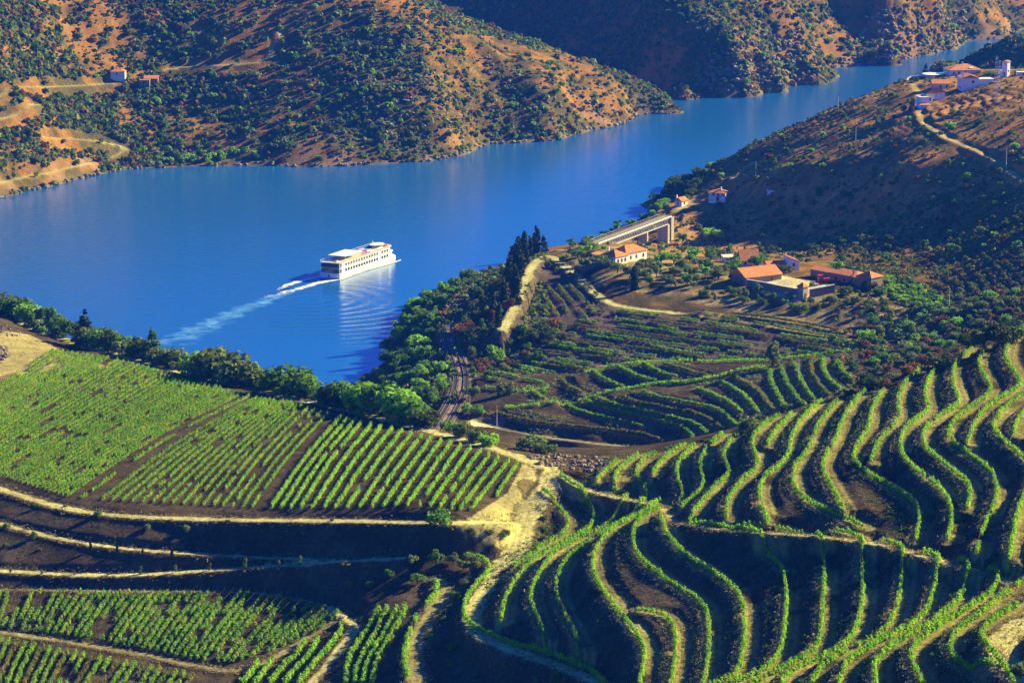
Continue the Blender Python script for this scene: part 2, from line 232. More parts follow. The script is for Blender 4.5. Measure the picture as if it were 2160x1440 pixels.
mbandW = uv_line(MBAND, *MBANDZ); mridgeW = uv_line(MRIDGE, *MRIDGEZ)
roadsW = [(n, hw, k, uvz_line(p)) for n, hw, k, p in [
    ('road', 2.1, 1, ROAD_UP), ('road', 1.6, 1, ROAD_LO), ('road', 3.2, 1, JUNC), ('road', 2.2, 1, ROAD_G), ('path', 1.0, 1, PATH2), ('path', 1.35, 1, PATH3),
    ('path', .45, 2, PATH4[:7]), ('path', 1.2, 1, PATH4[6:]), ('path', 1.3, 2, PATH5), ('path', 2.2, 2, TRACKK), ('path', 1.0, 1, VPATH), ('road', 2.8, 1, ROAD_R),
    ('path', 1.2, 2, PATH_M0), ('road', 2.2, 1, ROAD_P), ('rail', 4.0, 3, RAIL)]]
pts = [at_z(u, v, z) for u, v, z in CP0] + [np.r_[at_z(u, v, 0.)[:2], z] for u, v, z in CPW] + [at_D(u, d, z) for u, d, z in CPD]
for n, w in rowsW: pts += list(resample(w, 9.0))
for n, w in mrowsW: pts += list(resample(w, 9.0))
pts += list(resample(mbandW, 20)) + list(resample(mridgeW, 20))
pts = np.array(pts)
pa = np.arctan2(pts[:, 0], pts[:, 1]); pl = np.log(np.hypot(pts[:, 0], pts[:, 1])); pz = pts[:, 2]
key = np.round(np.stack([pa, pl], 1) / .0011).astype(int)
_, idx = np.unique(key, axis=0, return_index=True); pa, pl, pz = pa[idx], pl[idx], pz[idx]
def phi(a, l, b, m): return np.sqrt((a[:, None] - b[None]) ** 2 + (l[:, None] - m[None]) ** 2 + .0034 ** 2)
n = len(pa); A = phi(pa, pl, pa, pl); A[np.arange(n), np.arange(n)] -= .0006
Pm = np.c_[np.ones(n), pa, pl]; M = np.block([[A, Pm], [Pm.T, np.zeros((3, 3))]])
wts = np.linalg.solve(M, np.r_[pz, 0, 0, 0])
A0, A1 = -.222, .222; NA = 760
AA = np.linspace(A0, A1, NA)
L0, L1, L2 = math.log(385), math.log(1120), math.log(4100)
LL = np.r_[np.linspace(L0, L1, 1150, endpoint=False), np.linspace(L1, L2, 900)]
NL = len(LL)
ca = np.linspace(A0 - .004, A1 + .004, 121); cl = np.arange(L0 - .01, L2 + .014, .0035)
HC = np.empty((len(cl), len(ca)))
for i in range(0, len(cl), 8):
    g = np.meshgrid(ca, cl[i:i + 8]); q = phi(g[0].ravel(), g[1].ravel(), pa, pl) @ wts[:n] + wts[n] + g[0].ravel() * wts[n + 1] + g[1].ravel() * wts[n + 2]
    HC[i:i + 8] = q.reshape(g[0].shape)
def cubicW(x, g):
    h = g[1] - g[0]; f = (x - g[0]) / h; i = np.clip(np.floor(f).astype(int), 1, len(g) - 3); t = f - i
    Wm = np.zeros((len(x), len(g))); r = np.arange(len(x))
    Wm[r, i - 1] = -.5 * t + t * t - .5 * t ** 3; Wm[r, i] = 1 - 2.5 * t * t + 1.5 * t ** 3
    Wm[r, i + 1] = .5 * t + 2 * t * t - 1.5 * t ** 3; Wm[r, i + 2] = -.5 * t * t + .5 * t ** 3
    return Wm
HB = cubicW(LL, cl) @ HC @ cubicW(AA, ca).T       # (NL, NA)
DD = np.exp(LL)[:, None]; XX = DD * np.sin(AA)[None]; YY = DD * np.cos(AA)[None]

def vnoise(x, y, seed=0):
    r = np.random.default_rng(seed); t = r.random((256, 256))
    xi = np.floor(x).astype(int); yi = np.floor(y).astype(int); fx = x - xi; fy = y - yi
    fx = fx * fx * (3 - 2 * fx); fy = fy * fy * (3 - 2 * fy)
    a = t[yi & 255, xi & 255]; b = t[yi & 255, (xi + 1) & 255]; c = t[(yi + 1) & 255, xi & 255]; d = t[(yi + 1) & 255, (xi + 1) & 255]
    return (a * (1 - fx) + b * fx) * (1 - fy) + (c * (1 - fx) + d * fx) * fy
def fbm(x, y, sc, octv, seed=0):
    s = 0; a = 1; tot = 0
    for o in range(octv):
        s = s + a * (vnoise(x / sc * 2 ** o, y / sc * 2 ** o, seed + o) - .5); tot += a; a *= .5
    return s / tot * 2
def sstep(a, b, x):
    t = np.clip((x - a) / (b - a), 0, 1); return t * t * (3 - 2 * t)

def inpoly(px, py, poly):
    poly = np.asarray(poly); ins = np.zeros(np.shape(px), bool); j = len(poly) - 1
    for i in range(len(poly)):
        xi, yi = poly[i]; xj, yj = poly[j]
        c = ((yi > py) != (yj > py)) & (px < (xj - xi) * (py - yi) / (yj - yi + 1e-12) + xi); ins ^= c; j = i
    return ins
HG = HB.copy()
land = sstep(0, 14, HB)
far = sstep(1240, 1500, DD) * land
# wooded hillsides: ravines and roughness
farL = ((AA[None] < .06) & (DD > 1500)) | (DD > 2050)
rough = fbm(XX, YY, 90, 4, 3)
ridg = 1 - 2 * np.abs(fbm(XX + 30 * rough, YY, 120, 3, 21))
HG += far * (np.where(farL, 1.0, .45) * (ridg - .6) * 7 + rough * 3 * np.where(farL, 1, .5))
HG += far * fbm(XX, YY, 14, 2, 8) * 1.1
# old stone-walled terraces on the dry hillsides
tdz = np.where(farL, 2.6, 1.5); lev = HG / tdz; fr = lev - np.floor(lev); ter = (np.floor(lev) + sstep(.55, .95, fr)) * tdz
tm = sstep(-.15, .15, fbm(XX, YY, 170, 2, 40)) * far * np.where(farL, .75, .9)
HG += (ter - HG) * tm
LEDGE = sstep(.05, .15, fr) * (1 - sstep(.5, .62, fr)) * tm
# right-middle old terraces
tm2 = sstep(-.03, 0, AA[None] - .118) * sstep(900, 960, DD) * (1 - sstep(1300, 1400, DD)) * (AA[None] > .118)
lev = HG / 1.7; fr = lev - np.floor(lev); HG += ((np.floor(lev) + sstep(.45, .8, fr)) * 1.7 - HG) * tm2 * .55
HG = np.where(HB > 0, np.maximum(HG, .55 * HB + .1), np.minimum(HG, HB))
HG += fbm(XX, YY, 6, 3, 60) * .22 * sstep(1, 4, HB)

# ---- imprint the terraces, roads and tracks
DISTR = np.full(HB.shape, 1e9, np.float32); ZR = np.zeros_like(DISTR); KIND = np.zeros(HB.shape, np.int8); HWID = np.zeros_like(DISTR)
LLs = LL
def stamp(w, rad, kind, hw):
    s = resample(w, .35 if np.hypot(w[0, 0], w[0, 1]) < 900 else .8)
    a = np.arctan2(s[:, 0], s[:, 1]); D = np.hypot(s[:, 0], s[:, 1]); l = np.log(D)
    ia = np.round((a - A0) / (AA[1] - AA[0])).astype(int); il = np.searchsorted(LLs, l)
    dl = np.where(l < L1, (L1 - L0) / 1150, (L2 - L1) / 900)
    ra = int(np.ceil((rad / (D * (AA[1] - AA[0]))).max())); rl = int(np.ceil((rad / (D * dl)).max()))
    for i in range(-rl, rl + 1):
        for j in range(-ra, ra + 1):
            ii = il + i; jj = ia + j; ok = (ii >= 0) & (ii < NL) & (jj >= 0) & (jj < NA)
            I = ii[ok]; J = jj[ok]; S = s[ok]
            d = np.hypot(XX[I, J] - S[:, 0], YY[I, J] - S[:, 1])
            m = d < np.minimum(DISTR[I, J], rad)
            I, J, d, S = I[m], J[m], d[m], S[m]
            DISTR[I, J] = d; ZR[I, J] = S[:, 2]; KIND[I, J] = kind; HWID[I, J] = hw
for n_, w in rowsW: stamp(w, 7.0, 5, 0)
for n_, w in mrowsW: stamp(w, 8.0, 6, 0)
rowD, rowZ, rowK = DISTR.copy(), ZR.copy(), KIND.copy()
sgn = np.where(HB > rowZ, 1, -1); sd_ = rowD * sgn
mid = rowK == 6
Wt = np.where(mid, 2.8, 2.7); lip = np.where(mid, .9, .9)
up = sstep(0, np.where(mid, 1.8, 3.2), sd_ - Wt); dn = sstep(0, np.where(mid, 1.4, 1.8), -sd_ - lip)
near = rowK > 0
tz = rowZ + (HG - rowZ) * np.where(sd_ > 0, up, dn) + fbm(XX, YY, 2.0, 2, 70) * .10
HG = np.where(near, tz, HG)
DISTR[:] = 1e9; KIND[:] = 0
for n_, hw, k, w in roadsW: stamp(w, hw + 3.0, k, hw)
rdm = KIND > 0
t = sstep(0, 2.4, DISTR - HWID - .3)
HG = np.where(rdm, ZR + (HG - ZR) * t, HG)
ROADM = np.where(rdm, 1 - sstep(-.5, .5, DISTR - HWID + .9 * fbm(XX, YY, 2.5, 2, 90)), 0) * (KIND < 3)
RDIST = DISTR.copy(); ROADM = ROADM * np.where(KIND == 2, .45, 1.0)  # fainter track tone; shade over the path under the second field is put into colour
RAILM = np.where(rdm & (KIND == 3), 1 - sstep(-.3, .3, DISTR - HWID), 0)

def hgt(x, y):
    a = np.arctan2(x, y); l = np.log(np.hypot(x, y))
    fa = np.clip((a - A0) / (AA[1] - AA[0]), 0, NA - 1.001); fl = np.clip(np.interp(l, LL, np.arange(NL)), 0, NL - 1.001)
    i = fl.astype(int) if isinstance(fl, np.ndarray) else int(fl); j = fa.astype(int) if isinstance(fa, np.ndarray) else int(fa)
    s = fl - i; t = fa - j
    return (HG[i, j] * (1 - t) + HG[i, j + 1] * t) * (1 - s) + (HG[i + 1, j] * (1 - t) + HG[i + 1, j + 1] * t) * s
DR = np.exp(LL)
def ground(u, v, dmin=0, sea=0.0):
    """where the sight line through picture point (u, v) meets the ground"""
    dx, dy, dz = ray(u, v); hn = math.hypot(dx, dy); a = math.atan2(dx, dy); k = -dz / hn
    fa = min(max((a - A0) / (AA[1] - AA[0]), 0), NA - 1.001); j = int(fa); t = fa - j
    prof = np.maximum(HG[:, j] * (1 - t) + HG[:, j + 1] * t, sea); diff = prof - (H - k * DR)
    ok = np.where((diff[1:] >= 0) & (diff[:-1] < 0) & (DR[1:] > dmin))[0]
    if len(ok) == 0: return Vector((math.sin(a) * 1000, math.cos(a) * 1000, 0))
    i = ok[0]; f = -diff[i] / (diff[i + 1] - diff[i]); D = DR[i] + f * (DR[i + 1] - DR[i])
    return Vector((math.sin(a) * D, math.cos(a) * D, H - k * D))

FARROADS = [(1.9,[(-60,262),(0,252),(27,246),(55,229),(66,221),(76,221)]),(1.8,[(-40,215),(0,205),(10,196),(14,190)]),(1.6,[(95,289),(150,293),(210,299),(250,307),(270,313),(250,325),(236,333)]),(1.8,[(-40,392),(0,385),(30,379),(90,367),(150,353),(195,343)]),
 (1.8,[(345,149),(400,139),(470,136),(540,133),(565,126),(576,113),(570,99),(585,86),(600,73),(582,68)]),(1.6,[(40,183),(120,184),(200,179),(247,175)]),(1.5,[(1925,178),(1938,195),(1940,215),(1936,240),(1950,262),(1985,285),(2040,309),(2100,336),(2150,376),(2180,400)]),
 (1.5,[(1545,377),(1570,356),(1592,340)]),(1.6,[(1250,517),(1210,526),(1180,528)]),(2.6,[(1425,446),(1440,438),(1462,424),(1470,420)])]
DISTR[:] = 1e9; KIND[:] = 0
for hw, p in FARROADS:
    w = np.array([tuple(ground(u, v)) for u, v in smooth_line(p, 2)]); w = w[np.r_[True, np.abs(np.diff(np.hypot(w[:, 0], w[:, 1]))) < 60]]
    kz = np.convolve(np.pad(w[:, 2], 2, mode='edge'), np.ones(5) / 5, 'valid'); w[:, 2] = kz
    stamp(w, hw + 3.5, 2, hw)
rdf = KIND > 0; t = sstep(0, 3, DISTR - HWID); HG = np.where(rdf, ZR + (HG - ZR) * t, HG)
ROADM = np.maximum(ROADM, np.where(rdf, (1 - sstep(-.6, .8, DISTR - HWID)) * .6, 0))
# ------------------------------------------------------------------ materials
def new_mat(name):
    m = bpy.data.materials.new(name); m.use_nodes = True
    nt = m.node_tree; b = nt.nodes['Principled BSDF']; return m, nt, b
def nd(nt, t, **kw):
    n_ = nt.nodes.new(t)
    for k, v in kw.items(): setattr(n_, k, v)
    return n_
def noise_mat(name, c1, c2, scale=2.0, rough=.9, bump=0.0, detail=3.0, bscale=None, spec=.2):
    m, nt, b = new_mat(name)
    tc = nd(nt, 'ShaderNodeTexCoord'); no = nd(nt, 'ShaderNodeTexNoise'); no.inputs['Scale'].default_value = scale; no.inputs['Detail'].default_value = detail
    cr = nd(nt, 'ShaderNodeValToRGB'); cr.color_ramp.elements[0].position = .35; cr.color_ramp.elements[1].position = .65
    cr.color_ramp.elements[0].color = (*c1, 1); cr.color_ramp.elements[1].color = (*c2, 1)
    nt.links.new(tc.outputs['Object'], no.inputs['Vector']); nt.links.new(no.outputs['Fac'], cr.inputs[0]); nt.links.new(cr.outputs[0], b.inputs['Base Color'])
    b.inputs['Roughness'].default_value = rough; b.inputs['Specular IOR Level'].default_value = spec
    if bump:
        bp = nd(nt, 'ShaderNodeBump'); bp.inputs['Strength'].default_value = bump; bp.inputs['Distance'].default_value = .2
        n2 = nd(nt, 'ShaderNodeTexNoise'); n2.inputs['Scale'].default_value = bscale or scale * 3
        nt.links.new(tc.outputs['Object'], n2.inputs['Vector']); nt.links.new(n2.outputs['Fac'], bp.inputs['Height']); nt.links.new(bp.outputs[0], b.inputs['Normal'])
    return m

def ground_mat():
    m, nt, b = new_mat('ground_soil')
    at = nd(nt, 'ShaderNodeAttribute'); at.attribute_name = 'tint'
    ge = nd(nt, 'ShaderNodeNewGeometry')
    def no(scale, det=4, rgh=.6):
        n_ = nd(nt, 'ShaderNodeTexNoise'); n_.inputs['Scale'].default_value = scale; n_.inputs['Detail'].default_value = det; n_.inputs['Roughness'].default_value = rgh
        nt.links.new(ge.outputs['Position'], n_.inputs['Vector']); return n_
    n1, n2 = no(.8, 6, .7), no(.06, 3)
    def ramp(n_, a, b_, p0=.3, p1=.7):
        r = nd(nt, 'ShaderNodeMapRange'); r.inputs[1].default_value = p0; r.inputs[2].default_value = p1; r.inputs[3].default_value = a; r.inputs[4].default_value = b_
        nt.links.new(n_.outputs['Fac'], r.inputs[0]); return r
    r1, r2 = ramp(n1, .5, 1.5), ramp(n2, .72, 1.28)
    mu = nd(nt, 'ShaderNodeMath', operation='MULTIPLY'); nt.links.new(r1.outputs[0], mu.inputs[0]); nt.links.new(r2.outputs[0], mu.inputs[1])
    vm = nd(nt, 'ShaderNodeVectorMath', operation='SCALE'); nt.links.new(at.outputs['Color'], vm.inputs[0]); nt.links.new(mu.outputs[0], vm.inputs['Scale'])
    nt.links.new(vm.outputs[0], b.inputs['Base Color'])
    b.inputs['Roughness'].default_value = 1.0; b.inputs['Specular IOR Level'].default_value = 0.0
    bp = nd(nt, 'ShaderNodeBump'); bp.inputs['Strength'].default_value = .8; bp.inputs['Distance'].default_value = .5
    nt.links.new(n1.outputs['Fac'], bp.inputs['Height']); nt.links.new(bp.outputs[0], b.inputs['Normal'])
    return m

# tint of the ground by what covers it
C = lambda *c: np.array(c, float)
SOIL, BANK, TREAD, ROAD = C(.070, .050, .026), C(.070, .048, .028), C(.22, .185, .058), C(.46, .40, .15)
GRASS, SCRUB, BALL = C(.25, .118, .024), C(.10, .078, .022), C(.26, .17, .13)
tint = np.empty(HB.shape + (3,), np.float32)
nA = fbm(XX, YY, 45, 4, 100); nB = fbm(XX, YY, 9, 3, 110); nC = fbm(XX, YY, 200, 2, 120)
nD = fbm(XX, YY, 3.2, 2, 130)
gm = sstep(-.12, .22, nA * .7 + nB * .7 + nC * .3 + nD * .25)[..., None]
hill = SCRUB * (1 - gm) + GRASS * gm * (1 + .25 * nB[..., None])
# rock near the far shores
rk = (sstep(.5, 2, HG) * (1 - sstep(6, 13, HG)) * sstep(-.1, .3, nB))[..., None]
hill = hill * (1 - rk * .6) + C(.26, .17, .10) * rk * .6
shr = ((1 - sstep(1.2, 3.5, HG)) * sstep(1000, 1100, DD) * np.ones_like(HG))[..., None]
hill = hill * (1 - shr * .8) + C(.17, .125, .075) * (1 + .4 * nB[..., None]) * shr * .8
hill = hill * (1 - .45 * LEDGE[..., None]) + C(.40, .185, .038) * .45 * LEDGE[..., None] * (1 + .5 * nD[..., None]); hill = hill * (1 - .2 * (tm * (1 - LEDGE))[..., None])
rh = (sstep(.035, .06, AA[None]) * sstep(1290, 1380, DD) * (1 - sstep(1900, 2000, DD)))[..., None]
hill = hill * (1 - rh) + (hill * .55 + C(.30, .15, .045) * .75 * (1 + .5 * nD[..., None])) * rh  # dry orange ground of the right hillside, tint lifted so it looks warmer lit
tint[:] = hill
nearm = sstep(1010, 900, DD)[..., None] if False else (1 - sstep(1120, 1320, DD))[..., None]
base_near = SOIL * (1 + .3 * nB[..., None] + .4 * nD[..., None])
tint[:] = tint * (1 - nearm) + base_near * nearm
def paint(poly_uv, col, d0=0, d1=9e9, amt=1.0, jit=0.0):
    # a plot of ground seen in the picture, painted where its ground really lies
    k = (H - HG) / DD; az = np.broadcast_to(AA[None], HG.shape)
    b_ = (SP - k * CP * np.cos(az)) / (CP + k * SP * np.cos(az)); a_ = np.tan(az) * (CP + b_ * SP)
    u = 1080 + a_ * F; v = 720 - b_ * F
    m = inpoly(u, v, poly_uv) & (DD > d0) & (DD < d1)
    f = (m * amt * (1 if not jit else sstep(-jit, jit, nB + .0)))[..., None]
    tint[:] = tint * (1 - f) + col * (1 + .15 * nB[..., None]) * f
# trodden grass at the left end, junction, banks
FIELD1 = [(-60,900),(0,872),(60,835),(110,745),(180,748),(260,770),(400,810),(540,840),(700,875),(900,925),(1095,985),(1052,1052),(990,1082),(700,1080),(400,1068),(200,1055),(80,1030),(0,1000),(-60,985)]
paint([(-90,640),(60,670),(150,720),(240,750),(110,745),(40,800),(-90,850)], C(.33,.27,.10), 800, 1200, .9)
paint([(-90,850),(-90,770),(30,745),(90,790),(30,850)], C(.16,.09,.05), 800, 1200, .9)
paint([(1100,960),(1200,1000),(1260,1020),(1160,1040),(1120,1080),(1100,1150),(1080,1170),(960,1110),(1000,1085),(1070,1040),(1100,985)], C(.34,.285,.11), 600, 900, .9)
paint([(1010,880),(1070,880),(1060,903),(1000,898),(980,890)], C(.60,.52,.26), 900, 1100, 1)
# light treads of the terraces
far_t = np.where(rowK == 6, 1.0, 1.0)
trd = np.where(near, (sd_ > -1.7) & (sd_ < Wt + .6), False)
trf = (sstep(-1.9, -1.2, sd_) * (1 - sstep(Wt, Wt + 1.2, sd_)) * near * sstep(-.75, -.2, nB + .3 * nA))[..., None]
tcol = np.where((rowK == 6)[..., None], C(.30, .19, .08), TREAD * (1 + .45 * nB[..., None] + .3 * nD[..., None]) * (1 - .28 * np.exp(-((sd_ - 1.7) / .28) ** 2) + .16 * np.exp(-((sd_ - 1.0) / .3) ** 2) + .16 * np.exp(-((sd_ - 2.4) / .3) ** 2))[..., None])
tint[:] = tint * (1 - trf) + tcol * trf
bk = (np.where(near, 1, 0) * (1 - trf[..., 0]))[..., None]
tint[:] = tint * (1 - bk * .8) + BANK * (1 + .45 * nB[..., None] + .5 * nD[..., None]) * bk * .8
# promontory and farm ground
paint([(1185,540),(1260,505),(1420,520),(1560,560),(1700,580),(1900,590),(1960,640),(1870,700),(1700,690),(1500,640),(1380,620),(1260,600)], C(.32,.235,.085), 1100, 1500, .85, .5)
paint([(1570,600),(1640,570),(1740,585),(1750,600),(1690,625)], C(.62,.52,.27), 1100, 1500, .9)
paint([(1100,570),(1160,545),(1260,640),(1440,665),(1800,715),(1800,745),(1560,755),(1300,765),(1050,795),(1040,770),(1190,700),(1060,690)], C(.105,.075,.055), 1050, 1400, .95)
# ledges of the dry terraces
rut = (1 - .30 * np.exp(-(RDIST / .35) ** 2) * sstep(-.4, .3, nB) + .12 * np.exp(-((RDIST - .85) / .3) ** 2) - .18 * np.exp(-((RDIST - 1.5) / .3) ** 2))[..., None]
tint[:] = tint * (1 - (ROADM * 1.0)[..., None]) + ROAD * rut * (1 + .18 * nB[..., None] + .16 * nD[..., None]) * ROADM[..., None]
tint[:] = tint * (1 - RAILM[..., None]) + BALL * (1 + .3 * nB[..., None]) * RAILM[..., None]
tint = np.clip(tint, .01, .8)

def grid_mesh(name, X, Y, Z, tint_, mat, flip=False):
    nl, na = X.shape; me = bpy.data.meshes.new(name)
    nv = nl * na; me.vertices.add(nv)
    me.vertices.foreach_set('co', np.stack([X, Y, Z], -1).astype(np.float32).ravel())
    i = np.arange(nl - 1)[:, None] * na + np.arange(na - 1)[None]
    q = np.stack([i, i + 1, i + na + 1, i + na], -1).reshape(-1, 4).astype(np.int32)
    me.loops.add(q.size); me.loops.foreach_set('vertex_index', q.ravel())
    me.polygons.add(len(q)); me.polygons.foreach_set('loop_start', np.arange(0, q.size, 4, dtype=np.int32))
    me.polygons.foreach_set('use_smooth', np.ones(len(q), bool))
    me.update(calc_edges=True)
    if tint_ is not None:
        ca_ = me.color_attributes.new('tint', 'FLOAT_COLOR', 'POINT')
        ca_.data.foreach_set('color', np.concatenate([tint_.reshape(-1, 3), np.ones((nv, 1))], 1).astype(np.float32).ravel())
    me.materials.append(mat); o = bpy.data.objects.new(name, me); COL.objects.link(o); return o
def tag(o, label=None, cat=None, group=None, kind=None):
    if label: o['label'] = label
    if cat: o['category'] = cat
    if group: o['group'] = group
    if kind: o['kind'] = kind
    return o
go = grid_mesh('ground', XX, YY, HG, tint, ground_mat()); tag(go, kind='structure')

def water_mat():
    m, nt, b = new_mat('river_water')
    ge = nd(nt, 'ShaderNodeNewGeometry'); mp = nd(nt, 'ShaderNodeMapping'); mp.inputs['Scale'].default_value = (.35, .9, 1); mp.inputs['Rotation'].default_value = (0, 0, R(15))
    nt.links.new(ge.outputs['Position'], mp.inputs['Vector'])
    n1 = nd(nt, 'ShaderNodeTexNoise'); n1.inputs['Scale'].default_value = .5; n1.inputs['Detail'].default_value = 5; nt.links.new(mp.outputs[0], n1.inputs['Vector'])
    bp = nd(nt, 'ShaderNodeBump'); bp.inputs['Strength'].default_value = .35; bp.inputs['Distance'].default_value = .5
    nt.links.new(n1.outputs['Fac'], bp.inputs['Height'])
    # arcs of the ship's wash
    sx, sy = SHIPC
    vs_ = nd(nt, 'ShaderNodeVectorMath', operation='SUBTRACT'); vs_.inputs[1].default_value = tuple(at_z(655, 632, 0.)); nt.links.new(ge.outputs['Position'], vs_.inputs[0])
    wv = nd(nt, 'ShaderNodeTexWave', wave_type='RINGS', rings_direction='Z', wave_profile='SIN'); wv.inputs['Scale'].default_value = .034; wv.inputs['Distortion'].default_value = 3.0; wv.inputs['Detail'].default_value = 1.5; wv.inputs['Detail Scale'].default_value = .03
    nt.links.new(vs_.outputs[0], wv.inputs['Vector'])
    ln = nd(nt, 'ShaderNodeVectorMath', operation='SUBTRACT'); ln.inputs[1].default_value = tuple(at_z(765, 665, 0.)); nt.links.new(ge.outputs['Position'], ln.inputs[0])
    le = nd(nt, 'ShaderNodeVectorMath', operation='LENGTH'); nt.links.new(ln.outputs[0], le.inputs[0])
    mr = nd(nt, 'ShaderNodeMapRange'); mr.inputs[1].default_value = 30; mr.inputs[2].default_value = 85; mr.inputs[3].default_value = .4; mr.inputs[4].default_value = 0; nt.links.new(le.outputs['Value'], mr.inputs[0])
    b2 = nd(nt, 'ShaderNodeBump'); b2.inputs['Distance'].default_value = .5
    nt.links.new(mr.outputs[0], b2.inputs['Strength']); nt.links.new(wv.outputs['Fac'], b2.inputs['Height']); nt.links.new(bp.outputs[0], b2.inputs['Normal'])
    nt.links.new(b2.outputs[0], b.inputs['Normal'])
    b.inputs['Base Color'].default_value = (.010, .10, .33, 1); b.inputs['Roughness'].default_value = .15; b.inputs['IOR'].default_value = 1.33
    return m
SHIPS, SHIPB = at_z(697, 588, 0.), at_z(843, 545, 0.)
SHIPC = ((SHIPS[0] + SHIPB[0]) / 2, (SHIPS[1] + SHIPB[1]) / 2)
wX, wY = np.meshgrid(np.linspace(-1300, 1300, 3), np.linspace(700, 4600, 3))
river = grid_mesh('river_water', wX, wY, wX * 0, None, water_mat()); tag(river, kind='structure')
# ------------------------------------------------------------------ foliage
ORD = ['first','second','third','fourth','fifth','sixth','seventh','eighth','ninth','tenth','eleventh','twelfth','thirteenth','fourteenth','fifteenth','sixteenth','seventeenth','eighteenth','nineteenth']
TENS = {2:'twent',3:'thirt',4:'fort',5:'fift',6:'sixt',7:'sevent',8:'eight',9:'ninet'}
def ordw(i):
    i += 1
    if i < 20: return ORD[i - 1]
    if i > 99: return 'hundred and ' + ordw(i - 101) if i > 100 else 'hundredth'
    t, u = divmod(i, 10)
    return TENS[t] + 'ieth' if u == 0 else TENS[t] + 'y-' + ORD[u - 1]
def leaf_mat(name, c1, c2, c3=None, scale=.8, trans=.35, objvar=.25):
    m, nt, b = new_mat(name)
    ge = nd(nt, 'ShaderNodeNewGeometry'); no = nd(nt, 'ShaderNodeTexNoise'); no.inputs['Scale'].default_value = scale; no.inputs['Detail'].default_value = 2
    nt.links.new(ge.outputs['Position'], no.inputs['Vector'])
    rm = nd(nt, 'ShaderNodeMath', operation='MULTIPLY_ADD'); rm.inputs[1].default_value = .55; nt.links.new(ge.outputs['Random Per Island'], rm.inputs[0]); nt.links.new(no.outputs['Fac'], rm.inputs[2])
    cr = nd(nt, 'ShaderNodeValToRGB'); e = cr.color_ramp.elements
    e[0].position = .4; e[1].position = 1.0; e[0].color = (*c1, 1); e[1].color = (*c2, 1)
    if c3: x = e.new(1.0); e[1].position = .86; x.position = .98; x.color = (*c3, 1); e[1].color = (*c2, 1)
    nt.links.new(rm.outputs[0], cr.inputs[0])
    oi = nd(nt, 'ShaderNodeObjectInfo'); mr = nd(nt, 'ShaderNodeMapRange'); mr.inputs[3].default_value = 1 - objvar; mr.inputs[4].default_value = 1 + objvar; nt.links.new(oi.outputs['Random'], mr.inputs[0])
    vm = nd(nt, 'ShaderNodeVectorMath', operation='SCALE'); nt.links.new(cr.outputs[0], vm.inputs[0]); nt.links.new(mr.outputs[0], vm.inputs['Scale'])
    nt.links.new(vm.outputs[0], b.inputs['Base Color']); b.inputs['Roughness'].default_value = .8; b.inputs['Specular IOR Level'].default_value = .1
    tr = nd(nt, 'ShaderNodeBsdfTranslucent'); nt.links.new(vm.outputs[0], tr.inputs[0])
    mx = nd(nt, 'ShaderNodeMixShader'); mx.inputs[0].default_value = trans
    nt.links.new(b.outputs[0], mx.inputs[1]); nt.links.new(tr.outputs[0], mx.inputs[2])
    nt.links.new(mx.outputs[0], nt.nodes['Material Output'].inputs[0]); return m
ML = {
 'vine': leaf_mat('vine_leaves', (.11,.33,.006), (.29,.66,.010), (.52,.58,.02), .5, .45, .08),
 'vine_field': leaf_mat('field_vine_leaves', (.085,.25,.006), (.22,.50,.010), (.42,.40,.02), .35, .35, .12),
 'vine_dry': leaf_mat('dry_vine_leaves', (.08,.15,.015), (.17,.30,.025), (.40,.13,.03), .3, .35, .15),
 'dark': leaf_mat('dark_leaves', (.045,.068,.010), (.115,.155,.018), None, .6, .25),
 'mid': leaf_mat('green_leaves', (.05,.12,.012), (.15,.28,.022), None, .5, .35),
 'bright': leaf_mat('bright_leaves', (.13,.28,.015), (.30,.54,.03), None, .5, .4),
 'lime': leaf_mat('lime_leaves', (.30,.52,.02), (.45,.70,.03), None, .5, .4, .05),
 'olive': leaf_mat('olive_leaves', (.09,.13,.03), (.22,.28,.06), None, .5, .3),
 'rust': leaf_mat('rusty_leaves', (.15,.06,.02), (.26,.13,.03), None, .5, .3),
 'cypress': leaf_mat('cypress_leaves', (.010,.026,.009), (.028,.055,.016), None, .8, .1),
}
M_BARK = noise_mat('bark', (.07,.05,.035), (.15,.11,.08), 6)
M_POST = noise_mat('post_wood', (.10,.07,.05), (.20,.15,.10), 4)

def quads_mesh(name, cen, size, mat, nrm=None, seed=0, aspect=1.0):
    """many small leaf-sized faces as one mesh"""
    r = np.random.default_rng(seed); n_ = len(cen)
    nr = r.normal(size=(n_, 3))
    if nrm is not None: nr = nr * .55 + nrm
    nr /= np.linalg.norm(nr, axis=1, keepdims=True) + 1e-9
    t = np.cross(nr, r.normal(size=(n_, 3))); t /= np.linalg.norm(t, axis=1, keepdims=True) + 1e-9; b_ = np.cross(nr, t)
    sz = (size * (.6 + .8 * r.random(n_)))[:, None] if np.ndim(size) == 0 else (size * (.6 + .8 * r.random(n_)))[:, None]
    t = t * sz * .5; b_ = b_ * sz * .5 * aspect
    v = np.stack([cen - t - b_ * .6, cen + t * .7 - b_, cen + t + b_ * .5, cen - t * .6 + b_], 1)
    me = bpy.data.meshes.new(name); me.vertices.add(4 * n_); me.vertices.foreach_set('co', v.astype(np.float32).ravel())
    me.loops.add(4 * n_); me.loops.foreach_set('vertex_index', np.arange(4 * n_, dtype=np.int32))
    me.polygons.add(n_); me.polygons.foreach_set('loop_start', np.arange(0, 4 * n_, 4, dtype=np.int32)); me.update(calc_edges=True)
    me.materials.append(mat); return me
def link(name, me, parent=None, loc=None):
    o = bpy.data.objects.new(name, me); COL.objects.link(o)
    if parent is not None: o.parent = parent
    if loc is not None: o.location = loc
    return o
